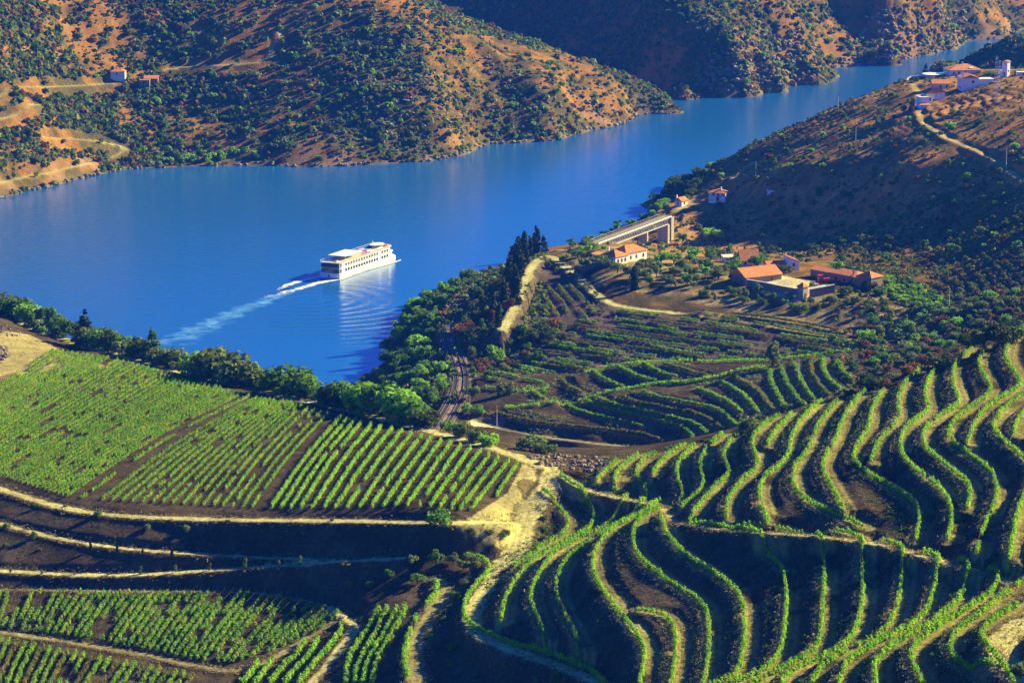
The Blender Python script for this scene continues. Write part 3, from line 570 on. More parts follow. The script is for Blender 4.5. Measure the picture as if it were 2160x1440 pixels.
def empty(name, loc, rz=0, sc=1.0):
    o = bpy.data.objects.new(name, None); COL.objects.link(o); o.location = loc; o.rotation_euler = (0, 0, rz)
    o.scale = (sc, sc, sc) if np.ndim(sc) == 0 else sc; o.empty_display_size = .5; return o
class MB:
    """collects simple solids and builds them as one mesh"""
    def __init__(s): s.v = []; s.f = []
    def add(s, v, f): k = len(s.v); s.v += [tuple(p) for p in v]; s.f += [tuple(i + k for i in q) for q in f]; return s
    def box(s, x0, x1, y0, y1, z0, z1):
        s.add([(x0,y0,z0),(x1,y0,z0),(x1,y1,z0),(x0,y1,z0),(x0,y0,z1),(x1,y0,z1),(x1,y1,z1),(x0,y1,z1)], [(3,2,1,0),(4,5,6,7),(0,1,5,4),(1,2,6,5),(2,3,7,6),(3,0,4,7)]); return s
    def bar(s, p, q, r0, r1=None, n_=6):
        r1 = r0 if r1 is None else r1; p = Vector(p); q = Vector(q); d = (q - p).normalized(); a = d.orthogonal().normalized(); b_ = d.cross(a)
        v = [p + (a * math.cos(t) + b_ * math.sin(t)) * r0 for t in [2 * math.pi * i / n_ for i in range(n_)]] + [q + (a * math.cos(t) + b_ * math.sin(t)) * r1 for t in [2 * math.pi * i / n_ for i in range(n_)]]
        s.add(v, [(i, (i + 1) % n_, n_ + (i + 1) % n_, n_ + i) for i in range(n_)] + [tuple(range(n_))[::-1], tuple(range(n_, 2 * n_))]); return s
    def prism(s, poly, z0, z1):
        n_ = len(poly); s.add([(x, y, z0) for x, y in poly] + [(x, y, z1) for x, y in poly], [(i, (i + 1) % n_, n_ + (i + 1) % n_, n_ + i) for i in range(n_)] + [tuple(range(n_))[::-1], tuple(range(n_, 2 * n_))]); return s
    def build(s, name, mat, parent=None, smooth=False, loc=None):
        me = bpy.data.meshes.new(name); me.from_pydata(s.v, [], s.f); me.update(); me.materials.append(mat)
        if smooth: me.polygons.foreach_set('use_smooth', [True] * len(me.polygons))
        return link(name, me, parent, loc)

# ------------------------------------------------------------------ vine rows
def vine_row(name, w, mat, height, width, dens, leaf, label, group, gaps=0.0, seed=0, posts=True, step=None, clump=0.0):
    """w: world polyline on the ground"""
    s = resample(w[:, :2], .15); m = len(s)
    if m < 6: return None
    z = hgt(s[:, 0], s[:, 1]); r = np.random.default_rng(seed)
    L = m * .15; n_ = int(L * dens); k = r.integers(0, m - 1, n_)
    tan = np.gradient(s, axis=0); tan /= np.linalg.norm(tan, axis=1, keepdims=True) + 1e-9; per = np.stack([-tan[:, 1], tan[:, 0]], 1)
    phase = r.random() * 100
    hh = .55 + .35 * vnoise(s[:, 0] * .8, s[:, 1] * .8, seed & 255) + .3 * vnoise(s[:, 0] * 2.2, s[:, 1] * 2.2, (seed + 3) & 255); gp = vnoise(s[:, 0] * .16 + phase, s[:, 1] * .16, (seed + 5) & 255)
    if clump: hh = hh * (1 - clump * .5 * (1 + np.cos(2 * np.pi * np.arange(m) * .15 / 1.25)))
    keep = (gp[k] > gaps * .9) ; k = k[keep]; n_ = len(k)
    if n_ < 8: return None
    f = r.random(n_) ** .75; f = np.where(r.random(n_) < .09, f + r.random(n_) * .35, f)
    o = (r.random(n_) - .5) * width * (1.15 - .5 * f)
    bulge = (vnoise(s[:, 0] * 1.7, s[:, 1] * 1.7, (seed + 9) & 255) - .5) * width * .9
    cen = np.c_[s[k] + per[k] * (o + bulge[k])[:, None] + tan[k] * (r.random(n_) * .15)[:, None], z[k] + .28 + f * (height * hh[k] - .3)]
    org = np.array([s[m // 2, 0], s[m // 2, 1], z[m // 2]])
    side = per[k] * np.sign(o)[:, None] * .6
    me = quads_mesh(name + '_leaves', cen - org, leaf, mat, np.c_[side, np.full(n_, .35)], seed)
    if posts:
        e = empty('vine_row', org); link('leaves', me, e)
        pb = MB(); qs = list(range(0, m, int(5.2 / .15)))
        for q in qs:
            x, y = s[q] - org[:2]; zz = z[q] - org[2]; pb.add([(x-.06,y-.06,zz-.2),(x+.06,y-.06,zz-.2),(x,y+.08,zz-.2),(x-.06,y-.06,zz+height*1.03),(x+.06,y-.06,zz+height*1.03),(x,y+.08,zz+height*1.03)], [(0,1,4,3),(1,2,5,4),(2,0,3,5),(3,4,5)])
        for i in range(len(qs) - 1): pb.f.append((6*i+4, 6*i+9, 6*i+10)); pb.f.append((6*i, 6*i+6, 6*i+7))
        pb.build('trellis', M_POST, e)
    else:
        e = link('vine_row', me, None, org)
    tag(e, label, 'vine row', group); return e
vr = 0
GT = 'vine rows on the curving terraces of the near slope'
lo = [r_ for r_ in rowsW if r_[0][0] in 'UR']; hi = [r_ for r_ in rowsW if r_[0][0] in 'VW']
for lst, txt in ((lo, 'curving terrace vine row, {} from the left below the crossing track'), (hi, 'curving terrace vine row, {} from the left above the crossing track')):
    for i, (n_, w) in enumerate(lst):
        vine_row('vine', w, ML['vine'], 1.6, .78, 78, .26, txt.format(ordw(i)), GT, .14, vr, clump=.5); vr += 1
# row along the lower road
ROADROW = T('A', [(65,460),(150,465),(220,490),(265,540),(250,590),(180,650),(120,730),(80,800),(65,870),(75,940),(130,990),(220,1040),(330,1090),(450,1135),(560,1165),(700,1195),(820,1245),(920,1285),(1010,1325),(1080,1380),(1140,1440)], 7)
def on_ground(pts, n_it=2, dmin=0):
    return np.array([tuple(ground(u, v, dmin)) for u, v in smooth_line(pts, n_it)])
vine_row('vine', on_ground(ROADROW), ML['vine'], 1.55, .8, 75, .28, 'staked vine row on the outer edge of the bending dirt road', GT, .0, vr); vr += 1
GK = 'vine rows in the hollow between the two slopes'
KR = [T('I5', p, 5) for p in ([(1540,310),(1480,440),(1380,580),(1290,720),(1270,926)], [(1610,310),(1540,480),(1440,640),(1370,760),(1340,926)], [(1690,310),(1600,500),(1500,660),(1430,780),(1410,926)], [(1755,300),(1690,450),(1600,600),(1520,740),(1480,926)],
      [(1990,90),(2020,170),(1970,240),(1920,290)], [(1850,380),(1790,520),(1750,660),(1750,780),(1780,880)], [(555,750),(500,840),(430,920)], [(670,740),(590,850),(530,926)], [(940,580),(880,690),(740,800),(650,926)], [(1050,570),(980,690),(860,810),(780,926)], [(1240,460),(1210,540),(1080,690),(960,830),(880,926)])]
KL = ['first of four close vine rows in the hollow, counted from the left', 'second of four close vine rows in the hollow, counted from the left', 'third of four close vine rows in the hollow, counted from the left', 'fourth of four close vine rows in the hollow, counted from the left',
      'short vine row at the top of the pale track in the hollow', 'single vine row left of the striped pale track', 'leftmost short vine row below the rounded field corner', 'second short vine row below the rounded field corner', 'left long vine row of the slanting trio beside the track', 'middle long vine row of the slanting trio beside the track', 'right vine row of the slanting trio touching the pale track']
for p, l in zip(KR, KL): vine_row('vine', on_ground(p), ML['vine'], 1.7, 1.1, 80, .3, l, GK, .03, vr); vr += 1
# the big left field: rows between guide rows traced over the field
GUIDE = [(0,[(1092,982),(1070,1010),(1047,1050)]), (1,[(1074,974),(1030,1030),(993,1079)]), (6,[(973,940),(930,1003),(883,1070)]), (16,[(764,893),(697,972),(633,1076)]), (25,[(640,855),(540,950),(450,1068)]), (39,[(520,835),(332,925),(150,1052)]), (55,[(378,795),(190,900),(0,1006)]), (68,[(240,757),(80,850),(-60,940)]), (80,[(112,740),(20,800),(-60,850)])]
gi = [g[0] for g in GUIDE]; gp_ = np.array([g[1] for g in GUIDE], float)
GF = 'vine rows of the big sloping field above the banks'
for i in range(0, 81):
    if i in (20, 37, 39): continue          # bare strips that split the field into blocks
    p = np.array([[np.interp(i, gi, gp_[:, a, b]) for b in range(2)] for a in range(3)])
    near_f = i < 20
    w = on_ground(p, 3)
    vine_row('vine', w, ML['vine'] if i < 20 else ML['vine_field'], 1.65 if near_f else 1.4, .7 if near_f else .55, 58 if near_f else 34, .28 if near_f else .29, 'straight vine row, %s from the right in the big sloping field' % ordw(i), GF, (.12 if i % 4 else .24) if near_f else .10 + .1 * (i % 3), vr, posts=near_f, clump=.4 if near_f else .75); vr += 1
# second field
G2 = [(0,[(0,1250),(-8,1290),(-20,1322)]), (10,[(170,1252),(145,1290),(112,1340)]), (20,[(340,1252),(300,1300),(258,1362)]), (30,[(510,1253),(450,1320),(400,1392)]), (36,[(610,1264),(545,1330),(488,1400)]), (40,[(672,1280),(620,1330),(565,1378)]), (43,[(715,1292),(690,1315),(655,1340)])]
gi = [g[0] for g in G2]; gp_ = np.array([g[1] for g in G2], float)
for i in range(0, 44):
    p = np.array([[np.interp(i, gi, gp_[:, a, b]) for b in range(2)] for a in range(3)])
    vine_row('vine', on_ground(p, 3), ML['vine_field'], 1.7, .85, 52, .32, 'straight vine row, %s from the left in the lower round-ended field' % ordw(i), 'vine rows of the lower round-ended field', .30, vr, clump=.4); vr += 1
for i in range(0, 25):
    x = -15 + i * 17.6; v = 1348 + .19 * x
    vine_row('vine', on_ground([(x, v), (x - 22, v + 40), (x - 50, 1470)], 2), ML['vine_field' if i % 3 else 'vine_dry'], 1.7, .85, 52, .32, 'vine row, %s from the left in the bottom left corner field' % ordw(i), 'vine rows of the bottom left corner field', .25, vr, clump=.4); vr += 1
# middle spur
GM = 'vine rows on the terraces of the middle spur'
mi = 0; qi = 0; ti = 0
for n_, w in mrowsW:
    if n_ == 'Q':
        vine_row('vine', w, ML['vine_field' if qi % 3 else 'vine_dry'], 1.5, 1.2, 42, .40, 'patchy vine row in the shaded vineyard below the farm, %s from the top' % ordw(qi), 'patchy vine rows in the shaded vineyard', .36, vr, posts=False); qi += 1
    elif n_ == 'T':
        vine_row('vine', w, ML['vine_dry'], 1.4, 1.2, 26, .42, 'slanting vine row, %s in the triangular plot by the cypresses' % ordw(ti), 'slanting vine rows of the triangular plot', .33, vr, posts=False); ti += 1
    else:
        vine_row('vine', w, ML['vine_field' if mi % 4 else 'vine_dry'], 1.5, 1.6, 72, .40, 'thin vine row on the middle spur terraces, %s counted upward' % ordw(mi), GM, .12, vr, posts=False); mi += 1
    vr += 1
for k, p in enumerate([[(240,425),(320,437),(425,455)], [(385,385),(480,402),(600,432)], [(455,350),(560,366),(700,392)], [(640,445),(740,462),(840,480)], [(280,520),(360,535),(440,545)], [(590,320),(690,340),(800,355)], [(660,280),(760,290),(860,310)], [(470,590),(540,570),(600,560)]]):
    vine_row('vine', on_ground(T('G', p, 3)), ML['vine_field'], 1.4, 1.3, 50, .38, 'short vine row between the railway and the middle spur, %s counted across' % ordw(k), 'short vine rows left of the middle spur', .15, vr, posts=False); vr += 1
for k, l in ((0, 'long vine row running along the spine of the middle spur'), (1, 'outer vine row beside the crest path of the middle spur')):
    w = mbandW if k == 0 else mridgeW
    vine_row('vine', w, ML['vine'], 1.5, 1.6, 40, .36, l, GM, .2, vr, posts=False); vr += 1

# ------------------------------------------------------------------ trees
def crown_pts(r, n_, blobs):
    c = []; nn = []
    wsum = sum(b[3] ** 2 for b in blobs)
    for bx, by, bz, br, sq in blobs:
        m = max(6, int(n_ * br * br / wsum)); d = r.normal(size=(m, 3)); d /= np.linalg.norm(d, axis=1, keepdims=True)
        rad = br * (.62 + .42 * r.random(m))[:, None]
        c.append(np.array([bx, by, bz]) + d * rad * np.array([1, 1, sq])); nn.append(d)
    return np.concatenate(c), np.concatenate(nn)
def tree_proto(kind, n_, leaf, seed):
    """unit height tree: crown leaves and trunk with limbs"""
    r = np.random.default_rng(seed); tb = MB(); bl = []
    if kind == 'round':
        for i in range(13):
            a = r.random() * 6.28; q = r.random() ** .6 * .30; z_ = .42 + r.random() * .36; bl.append((q * math.cos(a), q * math.sin(a), z_, .13 + .11 * r.random(), .85))
        tips = bl[:6]; tb.bar((0,0,-.1), (0,0,.35), .035, .025)
    elif kind == 'wide':
        for i in range(16):
            a = r.random() * 6.28; q = r.random() ** .5 * .5; z_ = .5 + r.random() * .28 * (1 - q); bl.append((q * math.cos(a), q * math.sin(a), z_, .13 + .12 * r.random(), .75))
        tips = bl[:7]; tb.bar((0,0,-.1), (.02,0,.3), .05, .035)
    elif kind == 'bush':
        for i in range(12):
            a = r.random() * 6.28; q = r.random() ** .5 * .42; z_ = .22 + r.random() * .45 * (1 - q * .8); bl.append((q * math.cos(a), q * math.sin(a), z_, .16 + .14 * r.random(), .95))
        tips = bl[:4]; tb.bar((0,0,-.1), (0,0,.2), .04, .03)
    elif kind == 'tall':
        for i in range(16):
            a = r.random() * 6.28; z_ = .25 + r.random() * .62; q = r.random() * .17 * (1.25 - z_); bl.append((q * math.cos(a), q * math.sin(a), z_, .10 + .07 * r.random(), 1.3))
        tips = bl[:6]; tb.bar((0,0,-.1), (0,0,.5), .03, .018)
    elif kind == 'cypress':
        for i in range(22):
            z_ = .08 + .84 * i / 21; w_ = .105 * (math.sin(min(1, (1 - z_) * 1.5 + .12) * 1.57)) ; a = r.random() * 6.28; bl.append((.3 * w_ * math.cos(a), .3 * w_ * math.sin(a), z_, w_ * (.8 + .35 * r.random()), 1.25))
        tips = []; tb.bar((0,0,-.08), (0,0,.3), .02, .012)
    elif kind == 'conifer':
        for i in range(34):
            z_ = .12 + .82 * r.random(); w_ = .30 * (1.02 - z_); a = r.random() * 6.28; bl.append((w_ * .7 * math.cos(a), w_ * .7 * math.sin(a), z_, .05 + w_ * .33, .6))
        bl.append((0, 0, .97, .035, 2)); tips = []; tb.bar((0,0,-.08), (0,0,.9), .03, .008)
    cen, nr = crown_pts(r, n_, bl)
    for bx, by, bz, br, sq in tips: tb.bar((0, 0, .12 + .1 * r.random()), (bx * .8, by * .8, bz), .018, .008, 4)
    cm = quads_mesh(kind + '_crown', cen, leaf, ML['mid'], nr, seed)
    tm = tb.build(kind + '_trunk', M_BARK); me = tm.data; bpy.data.objects.remove(tm)
    return cm, me
PROTO = {}
for kind, n_, leaf in (('round', 900, .075), ('wide', 950, .085), ('bush', 750, .095), ('tall', 850, .06), ('cypress', 800, .05), ('conifer', 900, .055)):
    PROTO[kind] = [tree_proto(kind, n_, leaf, 31 * i + len(kind)) for i in range(3)]
PROTO_LO = {k: [tree_proto(k, 200, lf, 77 + i) for i in range(3)] for k, lf in (('round', .16), ('wide', .16), ('bush', .19))}
MESHV = {}
def crown_mesh(kind, i, mat, lo=False):
    key = (kind, i, mat, lo)
    if key not in MESHV:
        me = (PROTO_LO if lo else PROTO)[kind][i][0].copy(); me.materials.clear(); me.materials.append(ML[mat]); MESHV[key] = me
    return MESHV[key]
TW = {'round': 1, 'wide': 1, 'bush': 1, 'tall': 1, 'cypress': 1, 'conifer': 1}
def tree(pos, hm, kind, mat, label, cat, group=None, wide=1.0, lo=False, name=None):
    i = random.randrange(3); nm = name or ({'bush': 'shrub', 'cypress': 'cypress_tree', 'conifer': 'conifer_tree'}.get(kind) or ('olive_tree' if mat == 'olive' else 'broadleaf_tree'))
    z_ = float(hgt(np.array([pos[0]]), np.array([pos[1]]))[0])
    if lo:
        o = link(nm, crown_mesh(kind, i, mat, True)); o.location = (pos[0], pos[1], z_ - .1); o.rotation_euler = (0, 0, random.random() * 6.28); o.scale = (hm * wide, hm * wide, hm)
    else:
        o = empty(nm, (pos[0], pos[1], z_ - .1), random.random() * 6.28, (hm * wide, hm * wide, hm))
        link('crown', crown_mesh(kind, i, mat), o); link('trunk', PROTO[kind][i][1], o)
    tag(o, label, cat, group); return o
def px_tree(u, v, hpx, kind, mat, label, cat='tree', group=None, wide=1.0, lo=False, dmin=0, name=None):
    g = ground(u, v, dmin); D = math.hypot(g.x, g.y); return tree(g, hpx * D / 6000 / .98, kind, mat, label, cat, group, wide, lo, name)
def ridge_tree(u, vt, off, kind, mat, label, cat, group, wide):
    w = roadsW[0][3]; az = math.atan2((u - 1080) / F, CP + (720 - 790) / F * SP); aa = np.arctan2(w[:, 0], w[:, 1]); o = np.argsort(aa); D = float(np.interp(az, aa[o], np.hypot(w[:, 0], w[:, 1])[o])) + off
    dx, dy, dz = ray(u, vt); k = -dz / math.hypot(dx, dy); p = Vector((D * math.sin(az), D * math.cos(az), 0)); zb = float(hgt(np.array([p.x]), np.array([p.y]))[0])
    return tree(p, max(1.5, H - k * D - zb + .1), kind, mat, label, cat, group, wide)
# trees along the track above the left field
RT = [(-22,668,62,'round','mid'),(0,668,58,'round','mid'),(20,674,66,'round','dark'),(42,680,64,'round','mid'),(64,684,52,'round','bright'),(80,692,46,'round','mid'),(97,700,34,'bush','olive'),(112,704,58,'tall','mid'),(128,710,54,'round','mid'),(136,715,32,'bush','mid'),
      (155,712,44,'round','mid'),(182,716,62,'conifer','cypress'),(200,726,50,'round','dark'),(218,732,48,'round','mid'),(238,740,52,'round','dark'),(258,742,44,'round','mid'),(278,749,42,'bush','olive'),(300,757,54,'round','dark'),(322,763,70,'conifer','mid'),(345,771,50,'round','dark'),(362,776,50,'bush','olive'),(375,780,26,'bush','olive'),
      (418,793,62,'round','bright'),(445,797,74,'bush','olive'),(475,803,80,'bush','olive'),(505,810,74,'bush','olive'),(532,816,58,'round','dark'),(545,820,40,'bush','olive'),(568,826,38,'bush','olive'),(600,834,80,'round','mid'),(640,842,62,'round','mid'),
      (690,854,60,'round','mid'),(716,860,66,'round','dark'),(742,866,74,'round','mid'),(772,872,80,'round','bright'),(800,877,84,'round','mid'),(838,886,84,'round','bright'),(866,893,66,'bush','mid'),(893,897,46,'round','dark')]
adj = {'mid': 'green', 'dark': 'dark green', 'bright': 'bright green', 'olive': 'grey green', 'cypress': 'blackish green', 'rust': 'rust brown', 'lime': 'lime green'}
for i, (u, v, h_, k, m) in enumerate(RT):
    ridge_tree(u, v - h_, 4.5 + random.random() * 3, 'bush' if (k == 'round' and i % 5) else k, m, '%s %s, %s from the left in the tree line above the field' % (adj[m], 'shrub' if k == 'bush' else 'tree', ordw(i)), 'shrub' if k == 'bush' else 'tree', 'trees lining the track above the left field', 1.45 if k == 'bush' else 1.3)
IND = [ # u, v, hpx, kind, mat, wide, label
 (948,912,34,'bush','bright',1.2,'leftmost green shrub beside the end of the upper track'), (975,920,40,'bush','olive',1.2,'grey green shrub, second beside the end of the upper track'), (1003,930,40,'bush','olive',1.2,'grey green shrub, third beside the end of the upper track'), (1030,938,36,'bush','bright',1.2,'bright shrub, fourth beside the end of the upper track'),
 (1118,950,44,'bush','olive',1.3,'large grey green shrub left of the rock heap'), (1147,956,26,'bush','dark',1.2,'small dark shrub between the large shrub and the rocks'), (1165,955,26,'bush','olive',1,'thin olive shrub above the rock heap'),
 (928,1108,46,'bush','mid',1.15,'big round green bush on the edge of the lower field road'), (993,1122,14,'bush','olive',1.2,'tiny grey shrub right of the big round bush'), (1030,1128,19,'bush','olive',1.2,'middle grey shrub on the bank right of the round bush'), (1065,1130,20,'bush','olive',1.2,'grey shrub at the right end of the bank by the junction'),
 (871,1190,26,'round','olive',1.2,'round olive tree where the pale track ends'), (919,1192,40,'round','mid',1.1,'tall green tree above the hollow'), (957,1190,27,'round','olive',1.2,'pale olive tree right of the tall green tree'), (978,1203,28,'round','olive',1.2,'spreading olive tree beside the road vine row'), (999,1204,28,'round','olive',1.3,'olive tree tucked against the road vine row'),
 (982,1236,21,'bush','olive',1,'round grey bush below the olives by the road row'), (824,1221,26,'round','mid',1,'small green tree on the left end of the tracks'), (881,1232,28,'wide','mid',1.2,'spreading tree with visible limbs in the hollow'), (962,1262,24,'bush','mid',1,'green bush beside the short vine row'),
 (933,1308,18,'bush','mid',1.4,'green bush right of the single vine row'), (908,1344,14,'bush','bright',1.4,'low bright bush on the dark bank under the road'), (957,1368,19,'bush','mid',1.3,'green bush midway down the dark bank'), (1003,1392,15,'bush','mid',1.2,'small bush below the road bend'), (950,1405,13,'bush','mid',1.1,'small bush low on the dark bank'), (1068,1408,15,'bush','bright',1.4,'bright bush under the middle of the road bank'), (1003,1426,12,'bush','mid',1.3,'tiny bush near the bottom edge of the dark bank'),
 (738,1236,18,'bush','olive',1,'thin shrub left of a pair on the shaded slope'), (783,1236,18,'bush','mid',1.3,'low shrub right of a pair on the shaded slope'), (783,1204,22,'wide','olive',1,'bare limbed small tree on the pale track'), (730,1197,18,'wide','olive',1.2,'small forked tree left on the pale track'),
 (1147,1096,16,'bush','olive',1.2,'upper of three round bushes in the shaded hollow'), (1147,1120,19,'bush','olive',1.2,'middle of three round bushes in the shaded hollow'), (1147,1140,17,'bush','olive',1.2,'lower of three round bushes in the shaded hollow'),
 (1170,1452,55,'conifer','mid',.9,'young pine at the bottom edge below the road'), (1132,1446,32,'bush','olive',.9,'thin bush beside the young pine'),
 (1630,780,64,'tall','olive',1.25,'tall slender tree standing alone on the middle spur'), (1578,912,44,'bush','olive',1.15,'round feathery bush in front of the spur terraces'),
 (1830,820,42,'bush','dark',1.6,'dark round bush on the crest right of the spur terraces'), (1990,782,44,'bush','dark',1.45,'dark dome shaped bush on the crest'), (2042,742,48,'round','dark',1.3,'leftmost dark tree of the clump at the upper right'), (2075,740,60,'round','dark',1.2,'tallest dark tree of the clump at the upper right'), (2108,735,56,'round','dark',1.2,'third dark tree of the clump at the upper right'), (2138,722,44,'bush','dark',1.2,'rightmost dark tree of the clump at the upper right'),
 (1790,832,16,'bush','dark',1.5,'low dark bush left of the crest bush'), (1868,815,22,'bush','rust',1.4,'brownish bush right of the crest bush'), (1660,862,18,'bush','mid',1.6,'low green bush under the spur terraces'), (1690,855,14,'bush','mid',1.6,'low spreading bush at the foot of the spur rows'),
 (1066,832,36,'bush','olive',1.15,'round bush at the left tip of the middle spur'), (985,868,24,'bush','bright',1.3,'bright shrub above the pale ledge'), (1008,872,24,'bush','mid',1.3,'green shrub right above the pale ledge'), (998,842,34,'wide','olive',.9,'thin tree between railway and spur'),
 (1044,775,56,'round','bright',.9,'bright green tree beside the railway cutting'), (995,770,42,'tall','olive',1.3,'olive green tree right of the rails'), (979,730,20,'bush','mid',1.1,'small bush right of the rails'), (1015,776,28,'bush','rust',1.2,'rust brown bush left of the bright tree'), (1069,773,24,'bush','rust',1,'rusty shrub right of the bright tree'),
 (1167,697,34,'bush','rust',1.2,'reddish brown bush at the bend under the triangular plot'), (1338,612,58,'cypress','cypress',1.25,'lone slim cypress in front of the olive grove'),
 (1505,512,38,'wide','lime',1.15,'glowing lime green tree in the shaded valley'), (1440,514,26,'round','mid',1.1,'green tree left of the lime green tree'), (1660,526,8,'bush','lime',1.1,'tiny lime bush above the red barn roof'), (1597,566,32,'wide','mid',1.3,'broad tree behind the long tiled barn'), (1597,620,28,'round','olive',.9,'yellowish tree against the courtyard wall'), (1655,575,22,'bush','dark',1.5,'dark bush right of the white gable'),
 (1765,568,20,'round','bright',1.9,'pale green tree behind the tiled farmhouse'), (1785,622,26,'bush','dark',1.3,'dark bush at the right end of the courtyard wall'), (1835,612,26,'bush','dark',1.3,'dark bush before the square tiled tower'), (1855,622,24,'bush','mid',1.3,'green bush right of the tiled tower'), (1712,603,12,'bush','bright',1,'small bright bush inside the courtyard corner'),
 (1927,155,20,'round','bright',1.3,'bright tree at the river end of the hilltop village'), (1953,155,36,'conifer','cypress',1,'dark pointed conifer beside the village terrace'), (2088,158,10,'bush','mid',3,'hedge between the village house and the white tower'), (2148,156,12,'bush','mid',1.3,'small tree right of the white tower'),
 (2172,1452,70,'wide','olive',.9,'silvery olive tree at the bottom right corner')]
for u, v, h_, k, m, wd, lb in IND: px_tree(u, v, h_, k, m, lb, 'shrub' if k == 'bush' else 'tree', None, wd)
CY = [(1093,590,98),(1080,586,72),(1106,556,74),(1132,534,62),(1118,546,52),(1128,538,50),(1075,622,88),(1087,642,92),(1062,640,60),(1052,690,58),(1041,668,50)]
CY.sort()
for i, (u, v, h_) in enumerate(CY): px_tree(u, v, h_, 'cypress', 'cypress', 'dark pointed cypress, %s from the left in the cypress group by the river' % ordw(i), 'cypress', 'cypresses at the tip of the promontory', 1.15)
px_tree(1146, 534, 38, 'conifer', 'cypress', 'bushy dark conifer at the right end of the cypress group', 'tree', None, 1.3)
for i in range(44):
    u = -30 + i * 21.6 + random.uniform(-6, 6); vb = np.interp(u, [p[0] for p in ROAD_UP], [p[1] for p in ROAD_UP])
    if 128 < u < 148 or 378 < u < 402: continue
    ridge_tree(u, vb - random.uniform(14, 34) * (1 if u < 880 else .6), 4.2 + random.random() * 5, 'bush', random.choice(['mid', 'dark', 'bright', 'olive']), 'low undergrowth shrub, %s from the left under the tree line above the field' % ordw(i), 'shrub', 'undergrowth below the tree line', 1.5)
SM = [(23,1208,14,0),(88,1211,13,0),(157,1212,11,0),(228,1213,9,0),(297,1210,18,0),(370,1207,18,0),(443,1203,18,0),(518,1199,25,0),(588,1195,16,0),(633,1192,22,0)]
for i, (u, v, h_, _) in enumerate(SM): px_tree(u, v, h_, 'tall', 'olive', 'young tree, %s from the left along the pale middle track' % ordw(i), 'tree', 'young trees along the pale middle track', 1.1)
for i, (u, v, h_) in enumerate([(191,1160,25),(248,1164,23),(301,1171,20),(363,1176,27)]): px_tree(u, v, h_, 'cypress', 'cypress', 'slim young cypress, %s of four on the narrow bank path' % ordw(i), 'cypress', 'four young cypresses on the bank path', 1.2)
BS = [(12,1153,14),(13,1113,15),(72,1135,19),(78,1070,12),(205,1087,18),(312,1116,17),(393,1121,19),(473,1125,8),(555,1124,13),(640,1127,12),(795,1122,9),(865,1135,10),(137,1068,8),(480,1100,9),(700,1098,8),(84,1160,8)]
BS.sort()
for i, (u, v, h_) in enumerate(BS): px_tree(u, v, h_, 'bush', 'olive', 'small grey shrub, %s from the left on the shaded banks' % ordw(i), 'shrub', 'small shrubs on the shaded banks', 1.1)
_rn = lambda g: False
def scatter(poly, n_, hrange, kinds, mats, what, group, cat='tree', lo=False, dmin=0, minsep=5.5, wide=1.1, wr=.2, name=None):
    poly = np.array(poly, float); got = []; tries = 0
    (x0, y0), (x1, y1) = poly.min(0), poly.max(0)
    while len(got) < n_ and tries < n_ * 60:
        tries += 1; u = random.uniform(x0, x1); v = random.uniform(y0, y1)
        if not inpoly(np.array([u]), np.array([v]), poly)[0]: continue
        g = ground(u, v, dmin)
        if g.z < .3 or any((g.x - q[2].x) ** 2 + (g.y - q[2].y) ** 2 < minsep ** 2 for q in got): continue
        got.append((u, v, g))
    got.sort(key=lambda q: q[0])
    for i, (u, v, g) in enumerate(got):
        k = random.choice(kinds); m = random.choice(mats)
        lb = what.format(o=ordw(i), c=adj[m]) if '{o}' in what else what
        tree(g, random.uniform(*hrange), k, m, lb, cat, group, wide * random.uniform(1 - wr, 1 + wr), lo, name)
scatter([(803,772),(818,738),(832,692),(858,655),(905,622),(960,594),(1005,578),(972,610),(944,636),(926,662),(920,700),(924,745),(936,790),(936,830),(918,880),(890,880),(860,850),(815,822),(795,800)], 84, (4.2, 7.2), ['round','round','bush','wide'], ['bright','bright','mid','bright','mid'], '{c} tree, {o} from the left in the wood between river and railway', 'wood between the river and the railway', name='riverside_tree', minsep=4.0, wide=1.15)
scatter([(995,640),(1060,595),(1085,628),(1062,690),(1035,700),(995,740),(972,700)], 26, (4.5, 8), ['round','bush','tall'], ['dark','dark','mid','rust'], '{c} tree, {o} from the left between the railway and the cypresses', 'trees above the railway bend', minsep=4)
scatter([(1085,706),(1180,695),(1188,725),(1100,748),(1070,735)], 12, (3.5, 6.5), ['round','bush'], ['dark','mid','dark'], '{c} tree, {o} from the left in the dark thicket under the triangular plot', 'thicket under the triangular plot', minsep=4)
scatter([(1178,556),(1225,520),(1262,520),(1262,560),(1300,575),(1400,548),(1500,540),(1560,562),(1545,590),(1450,612),(1345,602),(1290,590),(1240,575)], 46, (4.5, 6.5), ['wide','round'], ['olive','olive','mid','bright'], '{c} olive tree, {o} from the left in the grove before the farm', 'olive grove before the farm', minsep=6)
scatter([(1500,620),(1700,640),(1860,640),(1960,650),(1900,690),(1780,670),(1500,635)], 26, (2.5, 4.2), ['round','tall'], ['olive','mid'], '{c} young tree, {o} from the left on the dry ground below the courtyard', 'young trees below the courtyard', minsep=6)
scatter([(1870,590),(1920,592),(2000,640),(1995,660),(1930,648),(1880,625)], 62, (2.2, 3.0), ['bush'], ['mid','bright'], 'dense {c} bush, {o} from the left in the small orchard right of the farm', 'orchard bushes right of the farm', 'orchard bush', True, name='orchard_bush', minsep=3.2, wide=1.5)
scatter([(1790,722),(1835,685),(2000,645),(2160,612),(2160,680),(2045,690),(2000,735),(1950,765),(1900,805),(1840,792)], 85, (2.5, 4.8), ['round','bush','bush'], ['olive','mid','olive','bright','rust'], 'small {c} tree, {o} from the left on the old terraces behind the crest', 'small trees on the old terraces', name='terrace_tree', minsep=4.5, wide=1.25)
